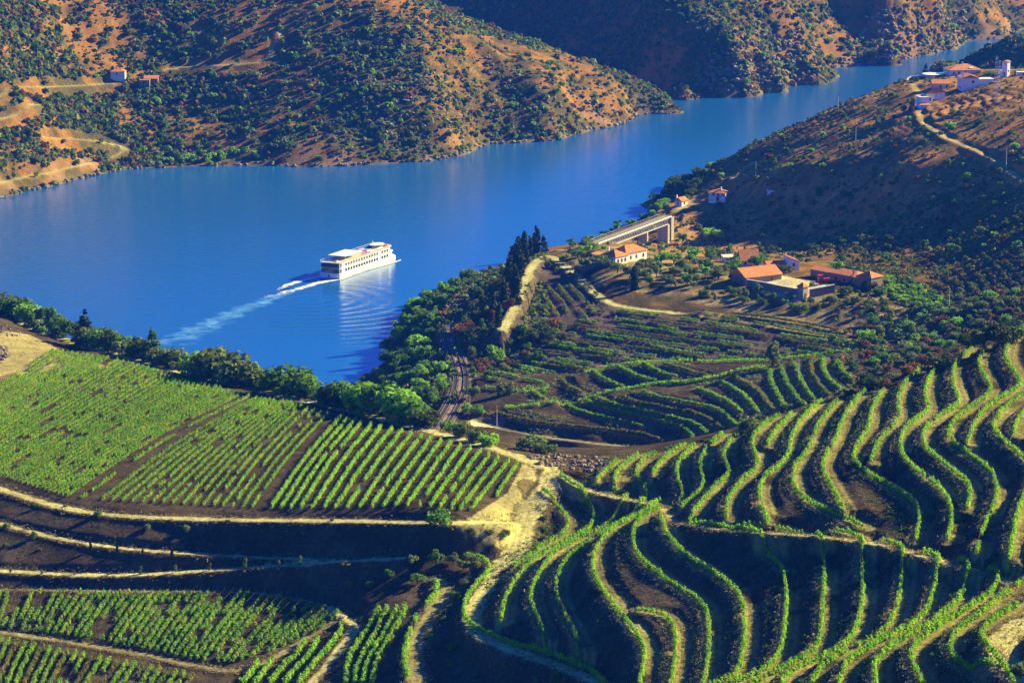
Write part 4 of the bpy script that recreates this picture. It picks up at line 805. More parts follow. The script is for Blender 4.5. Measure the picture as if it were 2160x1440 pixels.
scatter([(1185,522),(1245,498),(1330,462),(1385,445),(1395,470),(1330,500),(1290,522),(1250,530)], 30, (2.5, 4.5), ['round','bush','wide'], ['mid','bright','olive'], '{c} tree, {o} from the left on the bank around the railway bridge', 'trees around the railway bridge', minsep=5)
scatter([(1400,560),(1540,580),(1560,610),(1690,635),(1860,640),(1900,655),(1700,660),(1480,625),(1400,600)], 34, (2.5, 5), ['round','wide','bush'], ['olive','mid','olive'], '{c} tree, {o} from the left on the slope under the courtyard wall', 'trees under the courtyard wall', minsep=5.5)
scatter([(985,700),(1060,735),(1150,750),(1060,800),(1000,800),(985,760)], 22, (2, 4.5), ['bush','round'], ['mid','rust','olive','dark'], '{c} bush, {o} from the left on the dry ground right of the railway', 'bushes right of the railway', 'shrub', minsep=5, name='shrub')
scatter([(1290,480),(1400,440),(1420,425),(1330,462),(1300,490)], 12, (4, 7), ['round','bush'], ['mid','bright','dark'], '{c} tree, {o} from the left behind the railway bridge', 'trees behind the bridge', minsep=4)
scatter([(1392,405),(1400,395),(1480,345),(1490,372),(1470,412),(1410,420)], 22, (5, 8), ['round','bush'], ['dark','mid','dark'], '{c} tree, {o} from the left in the riverside wood behind the small white house', 'riverside wood beyond the bridge', minsep=5)
scatter([(1470,500),(1520,470),(1700,480),(1880,500),(1890,560),(1700,560),(1560,530)], 60, (3, 5), ['round','wide'], ['mid','olive','dark'], '{c} tree, {o} from the left in the shaded valley behind the farm', 'trees in the valley behind the farm', name='valley_tree', minsep=7, lo=True)
scatter([(1480,380),(1600,310),(1800,225),(1950,240),(2160,240),(2160,580),(1900,560),(1700,470),(1560,440)], 120, (2.4, 4.4), ['round','bush'], ['mid','olive','olive','rust','bright'], '{c} tree, {o} from the left on the dry hillside under the village', 'trees on the hillside under the village', name='hillside_tree', minsep=9, lo=True)
scatter([(0,10),(820,10),(1100,120),(1400,200),(1300,240),(1000,290),(560,335),(200,350),(0,390)], 170, (3, 6), ['round','bush'], ['mid','dark','olive','bright','olive'], '{c} tree, {o} from the left on the hillside across the river', 'trees on the hillside across the river', name='slope_tree', minsep=12, lo=True)
scatter([(430,326),(520,322),(560,335),(440,340),(330,345)], 16, (4, 6), ['bush'], ['bright'], '{c} riverside bush, {o} from the left at the foot of the far slope', 'bright bushes on the far bank', 'shrub', True, minsep=4)
scatter([(1400,10),(1900,10),(2030,70),(1900,120),(1760,130),(1700,170),(1480,190)], 110, (4, 7.5), ['round','bush'], ['mid','dark','bright','olive'], '{c} tree, {o} from the left on the far hill up the river', 'trees on the far hill up the river', name='distant_tree', minsep=13, lo=True)
# scrub that nobody could count on the hillsides
RM2 = ROADM.copy()
for _k in range(2):
    RM2[1:] = np.maximum(RM2[1:], RM2[:-1]); RM2[:-1] = np.maximum(RM2[:-1], RM2[1:]); RM2[:, 1:] = np.maximum(RM2[:, 1:], RM2[:, :-1]); RM2[:, :-1] = np.maximum(RM2[:, :-1], RM2[:, 1:])
def rnear(x, y):
    j = np.clip(((np.arctan2(x, y) - A0) / (AA[1] - AA[0])).astype(int), 0, NA - 1); i = np.clip(np.searchsorted(LL, np.log(np.hypot(x, y))), 0, NL - 1); return RM2[i, j]
def scrub(name, label, amin, amax, dmin, dmax, n_, smin, smax, seed, mat, zmin=.5, cond=None):
    r = np.random.default_rng(seed); a = r.uniform(amin, amax, n_); D = np.sqrt(r.uniform(dmin ** 2, dmax ** 2, n_)); x = D * np.sin(a); y = D * np.cos(a); z_ = hgt(x, y)
    dens = fbm(x, y, 45, 3, 100) * .7 + fbm(x, y, 160, 2, 7) * .5
    ok = (z_ > zmin) & (dens < r.uniform(-.3, .6, n_)) & (rnear(x, y) < .15)
    if cond is not None: ok &= cond(x, y, a, D, z_)
    x, y, z_ = x[ok], y[ok], z_[ok]; n2 = len(x); K = 16
    s_ = r.uniform(smin, smax, n2) * np.clip(np.exp(r.normal(0, .42, n2)), .4, 1.9); d = r.normal(size=(n2, K, 3)); d /= np.linalg.norm(d, axis=2, keepdims=True)
    d[..., 2] = np.abs(d[..., 2]); c = d * s_[:, None, None] * np.array([.5, .5, .62]) * r.uniform(.6, 1.05, (n2, K, 1))
    cen = np.c_[x, y, z_][:, None] + c; sz = np.repeat(s_ * .42, K)
    me = quads_mesh(name, cen.reshape(-1, 3), sz, ML[mat], d.reshape(-1, 3) * 1.2, seed); o = link(name, me); tag(o, label, None, None, 'stuff'); return o
LH = lambda x, y, a, D, z: (a < .075) & ~((a > -.02) & (D < 1800) & (a > .03))
for i, (mt, nn) in enumerate((('dark', 19000), ('mid', 14000), ('olive', 14000), ('rust', 9000))):
    scrub('hillside_scrub', ['dark green', 'green', 'grey green', 'rust brown'][i] + ' low scrub covering the slope across the river', -.20, .075, 1600, 2300, nn, .9, 3.2, 200 + i, mt)
    scrub('slope_scrub', ['dark green', 'green', 'grey green', 'rust brown'][i] + ' thick scrub around the winding roads at the far left', -.20, -.115, 1600, 2150, nn // 3, 1.2, 3.4, 700 + i, mt, .5)
    scrub('distant_scrub', ['dark green', 'green', 'grey green', 'rust brown'][i] + ' low scrub covering the far hills up the river', -.03, .20, 2120, 2900, nn, 1.2, 3.8, 300 + i, mt)
    scrub('valley_scrub', ['dark green', 'green', 'grey green', 'rust brown'][i] + ' low scrub on the dry slopes around the valley farm', .045, .20, 1340, 2140, nn // 4, .6, 2.0, 400 + i, mt, 1)
    scrub('terrace_scrub', ['dark green', 'green', 'grey green', 'rust brown'][i] + ' low scrub on the old terraces right of the farm', .115, .20, 960, 1400, nn // 9, .6, 1.8, 600 + i, mt, 1)
    scrub('bank_scrub', ['dark green', 'green', 'grey green', 'rust brown'][i] + ' undergrowth on the near river bank and spur', -.06, .02, 1060, 1400, nn // 5, .9, 2.2, 500 + i, mt, .8, lambda x, y, a, D, z: (hgt(x, y) < 26) & (a < .013))

# dry grass and weeds on the terrace banks
def weeds(name, label, cond, n_, smin, smax, mat, seed, dmax=1120):
    r = np.random.default_rng(seed); ii = np.argwhere(cond); 
    if len(ii) == 0: return
    k = r.integers(0, len(ii), n_); i = ii[k, 0]; j = ii[k, 1]; x = XX[i, j] + r.uniform(-.4, .4, n_); y = YY[i, j] + r.uniform(-.4, .4, n_); z_ = hgt(x, y)
    K = 5; s_ = r.uniform(smin, smax, n_); c = r.normal(size=(n_, K, 3)) * np.array([.35, .35, .2]) * s_[:, None, None]; c[..., 2] = np.abs(c[..., 2]) + .12 * s_[:, None]
    d = np.zeros((n_ * K, 3)); d[:, 2] = .3
    me = quads_mesh(name, (np.c_[x, y, z_][:, None] + c).reshape(-1, 3), np.repeat(s_ * .4, K), mat, d, seed); tag(link(name, me), label, None, None, 'stuff')
ML['straw'] = leaf_mat('dry_grass', (.22,.17,.06), (.42,.33,.13), None, .6, .3, 0)
sel = (rowK == 5) & (DD < 860)
weeds('dry_grass', 'dry grass fringing the edges of the near terraces', sel & (sd_ > -2.2) & (sd_ < -.5) & (nB > -.25), 16000, .35, .8, ML['straw'], 901)
weeds('dry_grass', 'dry grass scattered over the terrace treads', sel & (sd_ > .9) & (sd_ < 3.2) & (nD > .1), 9000, .25, .5, ML['straw'], 902)
weeds('bank_weeds', 'green weeds growing on the shaded terrace banks', sel & (sd_ < -1.6) & (nA > .05), 3500, .4, 1.0, ML['mid'], 903)
weeds('bank_weeds', 'grey tufts on the shaded terrace banks', sel & ((sd_ < -1.6) | (sd_ > 3.2)), 9000, .25, .6, ML['olive'], 904)
k_ = (H - HG) / DD
weeds('field_weeds', 'sparse tufts on the soil of the left fields and banks', (AA[None] < -.005) & (DD < 1000) & (HG > 40) & (ROADM < .1) & (nB > 0), 9000, .2, .55, ML['olive'], 905)
weeds('road_fringe', 'dry grass along the edges of the dirt roads', (ROADM < .4) & (RDIST - HWID < 1.6) & (RDIST < 9) & (DD < 1100) & (HG > 20), 9000, .3, .7, ML['straw'], 906)
weeds('spur_grass', 'dry grass and weeds on the terraces of the middle spur', (rowK == 6) & (sd_ > -2.5) & (sd_ < 3) & (DD < 1080), 16000, .4, .9, ML['straw'], 907)
weeds('spur_weeds', 'green weeds on the terraces of the middle spur', (rowK == 6) & (DD < 1250) & (nB > .05), 7000, .5, 1.1, ML['olive'], 908)
# ------------------------------------------------------------------ buildings
M_WHITE = noise_mat('white_render', (.62,.62,.60), (.80,.79,.75), 1.2, .85)
M_PEACH = noise_mat('peach_render', (.62,.42,.30), (.75,.52,.38), 1.0, .85)
M_STONE = noise_mat('schist_stone', (.16,.12,.085), (.34,.26,.18), 2.2, .95, .6, 5)
M_PIER = noise_mat('granite_blocks', (.30,.25,.18), (.42,.36,.26), 1.5, .95, .4, 3)
M_GLASS = noise_mat('dark_window_glass', (.02,.025,.035), (.05,.06,.08), 1, .15, 0, spec=.6)
M_DOOR = noise_mat('painted_wood', (.12,.035,.02), (.2,.07,.04), 3)
M_FRAME = noise_mat('window_frame_paint', (.35,.33,.30), (.5,.48,.44), 3)
M_FLAT = noise_mat('pale_concrete', (.5,.48,.42), (.68,.66,.6), 1.5)
M_BALLAST = noise_mat('track_ballast', (.16,.10,.07), (.26,.17,.12), 4)
M_RED = noise_mat('red_paint', (.55,.02,.02), (.7,.05,.03), 3, .4)
M_TYRE = noise_mat('tyre_rubber', (.02,.02,.02), (.04,.04,.04), 3)
M_STEEL = noise_mat('grey_painted_steel', (.42,.45,.48), (.58,.60,.62), 2, .6)
M_RAIL = noise_mat('rail_steel', (.12,.09,.08), (.3,.25,.22), 3, .45)
def tile_mat():
    m, nt, b = new_mat('clay_roof_tiles'); tc = nd(nt, 'ShaderNodeTexCoord')
    no = nd(nt, 'ShaderNodeTexNoise'); no.inputs['Scale'].default_value = .9; no.inputs['Detail'].default_value = 5; nt.links.new(tc.outputs['Object'], no.inputs['Vector'])
    cr = nd(nt, 'ShaderNodeValToRGB'); e = cr.color_ramp.elements; e[0].position = .3; e[1].position = .7; e[0].color = (.48,.125,.025,1); e[1].color = (.74,.25,.05,1); nt.links.new(no.outputs['Fac'], cr.inputs[0])
    wv = nd(nt, 'ShaderNodeTexWave', bands_direction='X'); wv.inputs['Scale'].default_value = 1.1; nt.links.new(tc.outputs['Object'], wv.inputs['Vector'])
    bp = nd(nt, 'ShaderNodeBump'); bp.inputs['Strength'].default_value = .6; bp.inputs['Distance'].default_value = .12; nt.links.new(wv.outputs['Fac'], bp.inputs['Height']); nt.links.new(bp.outputs[0], b.inputs['Normal'])
    nt.links.new(cr.outputs[0], b.inputs['Base Color']); b.inputs['Roughness'].default_value = .85; return m
M_TILE = tile_mat()
def roof_shape(kind, x0, x1, y0, y1, z, rise, oh=.45, axis='x'):
    mb = MB(); x0 -= oh; x1 += oh; y0 -= oh; y1 += oh; ym = (y0 + y1) / 2; xm = (x0 + x1) / 2; t = .14
    if kind == 'flat': return mb.box(x0 + oh * .6, x1 - oh * .6, y0 + oh * .6, y1 - oh * .6, z, z + .25)
    if kind == 'mono':
        mb.add([(x0,y0,z),(x1,y0,z),(x1,y1,z+rise),(x0,y1,z+rise),(x0,y0,z+t),(x1,y0,z+t),(x1,y1,z+rise+t),(x0,y1,z+rise+t)], [(3,2,1,0),(4,5,6,7),(0,1,5,4),(1,2,6,5),(2,3,7,6),(3,0,4,7)]); return mb
    if kind == 'monox':
        mb.add([(x0,y0,z+rise),(x1,y0,z),(x1,y1,z),(x0,y1,z+rise),(x0,y0,z+rise+t),(x1,y0,z+t),(x1,y1,z+t),(x0,y1,z+rise+t)], [(3,2,1,0),(4,5,6,7),(0,1,5,4),(1,2,6,5),(2,3,7,6),(3,0,4,7)]); return mb
    if kind == 'pyramid': r0 = r1 = (xm, ym)
    elif axis == 'x': d = (y1 - y0) / 2 * (1 if kind == 'hip' else 0); r0, r1 = (x0 + d, ym), (x1 - d, ym)
    else: d = (x1 - x0) / 2 * (1 if kind == 'hip' else 0); r0, r1 = (xm, y0 + d), (xm, y1 - d)
    if kind == 'hip' and axis == 'x' and r0[0] >= r1[0]: r0 = r1 = (xm, ym)
    if kind == 'hip' and axis == 'y' and r0[1] >= r1[1]: r0 = r1 = (xm, ym)
    v = [(x0,y0,z),(x1,y0,z),(x1,y1,z),(x0,y1,z),(*r0, z + rise),(*r1, z + rise)]
    v += [(x0,y0,z-t),(x1,y0,z-t),(x1,y1,z-t),(x0,y1,z-t)]
    if axis == 'x' or kind == 'pyramid': f = [(0,1,5,4),(1,2,5),(2,3,4,5),(3,0,4)]
    else: f = [(1,2,5,4),(0,1,4),(3,0,4,5),(2,3,5)]
    mb.add(v, f + [(0,6,7,1),(1,7,8,2),(2,8,9,3),(3,9,6,0),(6,9,8,7)]); return mb
def gable_fill(mb, x0, x1, y0, y1, z, rise, axis):
    ym = (y0 + y1) / 2; xm = (x0 + x1) / 2; k = rise * .93
    if axis == 'x':
        for x in (x0, x1 - .3): mb.add([(x,y0,z),(x,y1,z),(x,ym,z+k),(x+.3,y0,z),(x+.3,y1,z),(x+.3,ym,z+k)], [(0,2,1),(3,4,5),(0,1,4,3),(1,2,5,4),(2,0,3,5)])
    else:
        for y in (y0, y1 - .3): mb.add([(x0,y,z),(x1,y,z),(xm,y,z+k),(x0,y+.3,z),(x1,y+.3,z),(xm,y+.3,z+k)], [(0,1,2),(3,5,4),(0,3,4,1),(1,4,5,2),(2,5,3,0)])
def block(e, x, y, L, Wd, h, roof='gable', rise=1.8, wall=None, axis='x', wf=(), wl=(), base=-2.5, roofm=None, door=None, chim=None):
    """walls, roof and openings; wf: openings (x, z, w, h) in the y=0 wall, wl: (y, z, w, h) in the x=0 wall"""
    mb = MB().box(x, x + L, y, y + Wd, base, h)
    if roof == 'gable': gable_fill(mb, x, x + L, y, y + Wd, h, rise, axis)
    if roof in ('mono', 'monox'):
        q = MB(); rs = rise * .93
        if roof == 'mono': mb.add([(x,y,h),(x+L,y,h),(x+L,y+Wd,h),(x,y+Wd,h),(x+L,y+Wd,h+rs),(x,y+Wd,h+rs)], [(0,1,4,5),(1,2,4),(0,5,3),(3,5,4,2)])
        else: mb.add([(x,y,h),(x,y+Wd,h),(x+L,y+Wd,h),(x+L,y,h),(x,y,h+rs),(x,y+Wd,h+rs)], [(4,5,1,0),(0,3,4),(1,5,2),(4,3,2,5)])
    mb.build('wall', wall or M_WHITE, e)
    rf = roof_shape(roof, x, x + L, y, y + Wd, h + .01, rise, axis=axis).build('roof', roofm or M_TILE, e)
    if chim: MB().box(x + chim[0], x + chim[0] + .7, y + chim[1], y + chim[1] + .7, h, h + rise + 1.0).build('chimney', wall or M_WHITE, rf)
    for (px, pz, w, hh) in wf:
        fr = MB().box(x + px - .08, x + px + w + .08, y - .06, y + .02, pz - .08, pz + hh + .08).build('window', M_FRAME, e); MB().box(x + px, x + px + w, y - .09, y - .03, pz, pz + hh).build('pane', M_GLASS, fr)
    for (py, pz, w, hh) in wl:
        fr = MB().box(x - .06, x + .02, y + py - .08, y + py + w + .08, pz - .08, pz + hh + .08).build('window', M_FRAME, e); MB().box(x - .09, x - .03, y + py, y + py + w, pz, pz + hh).build('pane', M_GLASS, fr)
    if door:
        k, p, w, hh = door
        (MB().box(x + p, x + p + w, y - .10, y + .02, 0, hh) if k == 'f' else MB().box(x - .10, x + .02, y + p, y + p + w, 0, hh)).build('door', M_DOOR, e)
def house(name, u, v, head, label, cat='house', dmin=0, dz=0):
    g = ground(u, v, dmin); e = empty(name, (g.x, g.y, g.z + dz), R(head)); tag(e, label, cat); return e
e = house('farmhouse', 1298, 561, 48, 'white farmhouse with orange hipped roofs in front of the bridge')
block(e, 0, 0, 9, 9, 4.0, 'hip', 2.6, wf=[(1.5,1.3,1,1.5),(4,1.3,1,1.5),(6.5,1.3,1,1.5)], wl=[(1.2,1.3,1.2,1.6),(5.2,1.3,1.2,1.6)], chim=(3, 6.5))
block(e, 9.2, 1.5, 15, 9, 4.2, 'hip', 2.8, wf=[(3,1.3,1,1.5),(7,1.3,1,1.5),(12,1.3,1,1.5)])
block(e, -.2, 9.2, 5, 4.5, 3.2, 'mono', 1.0, wl=[(1.5,1,1,1.2)])
e = house('tiled_barn', 1573, 603, 30, 'long stone barn with a wide orange tiled roof on the courtyard', 'barn')
block(e, 0, 0, 19, 12, 3.6, 'gable', 3.4, wall=M_STONE, wf=[(9,.8,1,1),(13,.6,1.4,2.2)], wl=[(2,1.2,1,1.1),(8,1.2,1,1.1)], chim=(8, 7))
e = house('courtyard_house', 1808, 603, 40, 'stone farmhouse with a broad orange hipped roof behind the courtyard')
block(e, 0, 0, 9, 17, 3.8, 'hip', 1.7, wall=M_STONE, axis='y', wl=[(3,.9,1.1,1.4),(7,.9,1.1,1.4)], door=('l', 12, 1.6, 2.4), chim=(1, 3))
block(e, 2.2, 17.2, 6, 13, 3.0, 'gable', 1.1, wall=M_STONE, axis='y', wl=[(3,.8,1,1.2),(8,.8,1,1.2)])
e = house('roofed_tower', 1837, 612, 45, 'square stone tower house with an orange pyramid roof at the farm', 'tower')
block(e, 0, 0, 8, 8, 5.2, 'pyramid', 2.3, wall=M_STONE, wf=[(3,2,1,1.4)], wl=[(3,2,1,1.4)])
e = house('gable_house', 1563, 562, 8, 'old house with a steep reddish roof behind the barn')
block(e, 0, 0, 8.5, 8, 2.6, 'gable', 4.6, wf=[(1.5,.8,1,1.2),(5.5,.8,1,1.2)])
e = house('white_gable_house', 1661, 571, 14, 'tall white house with a slanting brown roof behind the courtyard')
block(e, 0, 0, 5.5, 6, 4.0, 'monox', 2.6, wf=[(2.4,1.8,1.1,1.4)]); block(e, -9, 1.5, 8.8, 5, 3.0, 'gable', 1.2, wf=[(4,.8,1,1.2)])
e = house('white_shed', 1509, 546, 10, 'small white shed at the left end of the farm yard', 'shed'); block(e, 0, 0, 2.8, 3, 2.0, 'flat', .3, roofm=M_FLAT, wf=[(1,.8,.6,.6)])
e = house('white_shed', 1527, 553, 15, 'long low white shed between the olives and the farm', 'shed'); block(e, 0, 0, 4.5, 3, 2.2, 'mono', .7, roofm=M_FLAT, wf=[(1.5,.8,.8,.8)])
# courtyard walls and gate tower
def wall_run(name, pts, hh, th, label, mat, cap=None):
    g = [ground(u, v) for u, v in pts]; mb = MB(); cp = MB(); c0 = g[0]
    for p, q in zip(g[:-1], g[1:]):
        d = Vector((q.x - p.x, q.y - p.y, 0)); L = d.length; d.normalize(); nrm = Vector((-d.y, d.x, 0)) * th / 2
        for m_, a, b_, k in ((mb, -2.0, hh, 1), (cp, hh + .003, hh + .2, 1.25)):
            vv = [];
            for pt in (p, q):
                for s_ in (-1, 1): vv += [(pt.x - c0.x + nrm.x * s_ * k, pt.y - c0.y + nrm.y * s_ * k, pt.z - c0.z + a), (pt.x - c0.x + nrm.x * s_ * k, pt.y - c0.y + nrm.y * s_ * k, pt.z - c0.z + b_)]
            m_.add(vv, [(0,4,5,1),(2,3,7,6),(1,5,7,3),(0,2,6,4),(0,1,3,2),(4,6,7,5)])
    e = empty(name, c0); tag(e, label, 'wall'); mb.build('masonry', mat, e); cp.build('coping', cap or M_FLAT, e)
wall_run('courtyard_wall', [(1575,606),(1612,612),(1650,620),(1688,627)], 3.4, .7, 'long stone courtyard wall with a pale coping, left of the gate tower', M_STONE)
wall_run('courtyard_wall', [(1708,627),(1735,622),(1760,617)], 3.4, .7, 'short reddish courtyard wall right of the gate tower', M_STONE)
e = house('gate_tower', 1694, 630, 45, 'small gate tower with a pointed tiled roof at the courtyard corner', 'tower'); block(e, 0, 0, 3.2, 3.2, 5.0, 'pyramid', 1.8, wall=M_PIER, door=('f', 1, 1.2, 2.2))
# tractor in the yard
e = house('tractor', 1738, 600, 20, 'red tractor parked inside the courtyard wall', 'tractor'); e.scale = (1.6, 1.6, 1.6)
MB().box(0, 2.2, .5, 1.5, .7, 1.5).build('body', M_RED, e); MB().box(-1.2, 0, .35, 1.65, .7, 2.5).build('cab', M_RED, e); MB().box(-1.25, .03, .5, 1.5, 1.5, 2.3).build('window', M_GLASS, e)
for x, y, r_ in ((-.7, .1, .8), (-.7, 1.9, .8), (1.7, .3, .5), (1.7, 1.7, .5)): MB().bar((x, y - .18, r_), (x, y + .18, r_), r_, None, 14).build('wheel', M_TYRE, e)
# houses up the valley
e = house('white_house', 1530, 425, 72, 'white two storey house with an orange roof above the lime tree')
block(e, 0, 0, 8, 9.5, 4.5, 'hip', 1.9, wl=[(1,3.0,1.1,1.4),(3.4,2.7,1.4,1.9),(6.2,3.0,1.1,1.4)], wf=[(2.5,3,1,1.3)], door=('l', 3.5, 1.6, 2.2), chim=(3, 3)); MB().box(-1.0, 0, 2.2, 6.2, 2.5, 2.65).build('balcony', M_FLAT, e)
block(e, 8, -3.5, 4.5, 5, 3.6, 'flat', .3, roofm=M_FLAT, wl=[(1.5,1.2,1,1.2)])
e = house('station_house', 1438, 436, 50, 'small white gabled house beside the end of the bridge'); block(e, 0, 0, 5.5, 4.6, 3.0, 'gable', 2.0, wl=[(2,1,.8,1.3)], wf=[(2,.9,1,1.3)], chim=(.6, 3.8))
e = house('flat_roofed_shed', 1618, 413, 0, 'small white flat roofed shed alone on the shaded slope', 'shed'); block(e, 0, 0, 5.6, 4, 2.6, 'flat', .3, roofm=M_FLAT, wf=[(2,.9,1,1)])
e = house('hilltop_manor', 2003, 160, 6, 'large white manor with a wide red hipped roof on the hilltop'); block(e, 0, 0, 19, 14, 3.2, 'hip', 3.0, wf=[(2,.9,1,1.4),(5,.9,1,1.4),(9,.9,1,1.4)], chim=(9, 7))
MB().add([(12,1.0,4.1),(14.5,1.0,4.1),(14.5,2.6,4.75),(12,2.6,4.75)], [(0,1,2,3)]).build('skylight', M_WHITE, e)
e = house('tall_white_house', 2029, 194, 6, 'tall white gabled house in the middle of the hilltop village'); block(e, 0, 0, 9.5, 11, 7.6, 'gable', 1.9, axis='y', wf=[(5.5,4.8,1.4,1.4)], wl=[(2,5,1,1.3),(5,5,1,1.3),(2,1.5,1,1.3),(5,1.5,1,1.3)], chim=(.3, 1))
block(e, 9.8, 1.5, 8.6, 8, 6.6, 'flat', .3, roofm=M_FLAT)
e = house('peach_house', 1967, 190, 3, 'small peach coloured house with an orange roof in the village'); block(e, 0, 0, 10, 7, 3.6, 'gable', 2.0, wall=M_PEACH, wf=[(4,1.2,1,1.3),(7.6,1.2,1,1.3)], chim=(1, 4))
e = house('white_cottage', 1942, 230, 18, 'lowest white cottage by the lane under the village'); block(e, 0, 0, 5, 6, 6.2, 'flat', .3, roofm=M_FLAT, wf=[(3,1,.8,1.6)]); block(e, -1.2, -2.6, 5, 2.5, 2.4, 'mono', .6)
e = house('white_row_house', 1953, 222, 20, 'long white house with small red gables under the peach house'); block(e, 0, 0, 6, 6, 6.4, 'gable', 1.8, axis='y', wf=[(2,2.2,1,1.6)]); block(e, 6.2, .5, 6, 6, 6.8, 'gable', 1.8, axis='y')
e = house('white_tower', 2124, 163, 45, 'slim white tower standing apart on the hilltop', 'tower'); block(e, 0, 0, 2.8, 3.6, 8.8, 'gable', .6, wl=[(1.2,.3,1.2,2.2),(1.4,7,.6,.8)], wf=[(1,3,.6,1)])
e = house('white_annex', 2112, 158, 10, 'tiny sunlit white annex left of the slim tower', 'shed'); block(e, 0, 0, 2.5, 3, 2.2, 'flat', .3, roofm=M_FLAT, wf=[(.8,.7,.7,.7)])
e = house('low_white_building', 2146, 160, 0, 'low white building at the right edge of the hilltop', 'building'); block(e, 0, 0, 9, 5, 1.8, 'flat', .3, roofm=M_FLAT, wf=[(3,.6,1,.8)])
wall_run('lane_wall', [(1912,171),(1922,166),(1946,163)], 1.2, .6, 'curved pale wall round the bend of the village lane', M_FLAT)
# terrace with pool
g = ground(1965, 160); e = empty('pool_terrace', (g.x, g.y, g.z)); tag(e, 'round pale terrace with a blue pool at the river end of the village', 'terrace')
MB().prism([(5.5 * math.cos(t), 7 * math.sin(t)) for t in np.linspace(0, 6.2832, 25)[:-1]], -3, 1.2).build('paving', M_FLAT, e); MB().prism([(7 + 4 * math.cos(t), 1 + 3 * math.sin(t)) for t in np.linspace(0, 6.2832, 17)[:-1]], -1, 1.6).build('pool', noise_mat('pool_water', (.02,.25,.6), (.04,.35,.75), 1, .1), e)
# houses across the river
e = house('ruined_cottage', 233, 166, 0, 'grey walled cottage with a worn tiled roof across the river'); block(e, 0, 0, 9.6, 7, 4.6, 'hip', 1.6, wall=M_FLAT, wf=[(3.8,2.6,1,1.2)], chim=(2, 3))
e = house('stone_ruin', 294, 188, 0, 'roofless stone ruin beside an orange roof across the river', 'ruin'); block(e, 0, 0, 6.8, 6, 5.6, 'flat', .1, wall=M_STONE, roofm=M_STONE, wf=[(2.6,3.6,1,1.4)]); block(e, 2.6, 6.3, 9, 5, 6.0, 'mono', 1.6, wall=M_STONE, wf=[(7,2,1,1)])

# ------------------------------------------------------------------ railway bridge
p0 = Vector(at_z(1257, 514, 20.5)); p1 = Vector(at_z(1413, 456, 20.5)); ax = Vector((p1.x - p0.x, p1.y - p0.y, 0)); BL = ax.length; ang = math.atan2(ax.y, ax.x)
e = empty('railway_bridge', (p0.x, p0.y, 20.5), ang); tag(e, 'grey steel lattice railway bridge on stone piers over the side valley', 'bridge')
MB().box(-2, BL + 1, -.1, 5.1, -.5, 0).build('deck', M_BALLAST, e); MB().box(-2, BL + 1, -.6, -.12, -.35, .08).build('walkway', M_WHITE, e)
for y in (0, 4.6):
    mb = MB().box(0, BL, y + .01, y + .35, -1.0, -.52).box(4, BL - 2, y + .01, y + .4, -4.1, -3.75); n_ = int((BL - 6) / 3.0); st = (BL - 6) / n_
    for i in range(n_):
        x = 4 + i * st
        for a, b_ in (((x, -3.8), (x + st, -.95)), ((x, -.95), (x + st, -3.8))): mb.bar((a[0], y + .18, a[1]), (b_[0], y + .18, b_[1]), .09, None, 4)
    mb.build('truss', M_STEEL, e)
for y in (-.5, 5.0):
    mb = MB().bar((-2, y, 1.15), (BL + 1, y, 1.15), .05, None, 4)
    for i in range(int(BL / 2)): mb.bar((i * 2, y, -.1), (i * 2, y, 1.15), .05, None, 4)
    mb.build('railing', M_STEEL, e)
xp = BL * .69
MB().add([(xp-.9,-.2,-18),(xp+.9,-.2,-18),(xp+.9,6.2,-18),(xp-.9,6.2,-18),(xp-.7,.1,-4.12),(xp+.7,.1,-4.12),(xp+.7,5.3,-4.12),(xp-.7,5.3,-4.12)], [(3,2,1,0),(4,5,6,7),(0,1,5,4),(1,2,6,5),(2,3,7,6),(3,0,4,7)]).build('pier', M_PIER, e)
MB().box(BL + .1, BL + 3.6, -.9, 6.2, -13, -.67).build('abutment', M_PIER, e); MB().box(BL - 3.2, BL - .1, -.3, 5.6, -16, -4.15).build('pier', M_PIER, e); MB().box(-2, 3.6, -.3, 5.6, -8, -.67).build('abutment', M_PIER, e)
for y in (1.7, 3.14): MB().box(-2, BL + 1, y, y + .09, .001, .16).build('rail', M_RAIL, e)

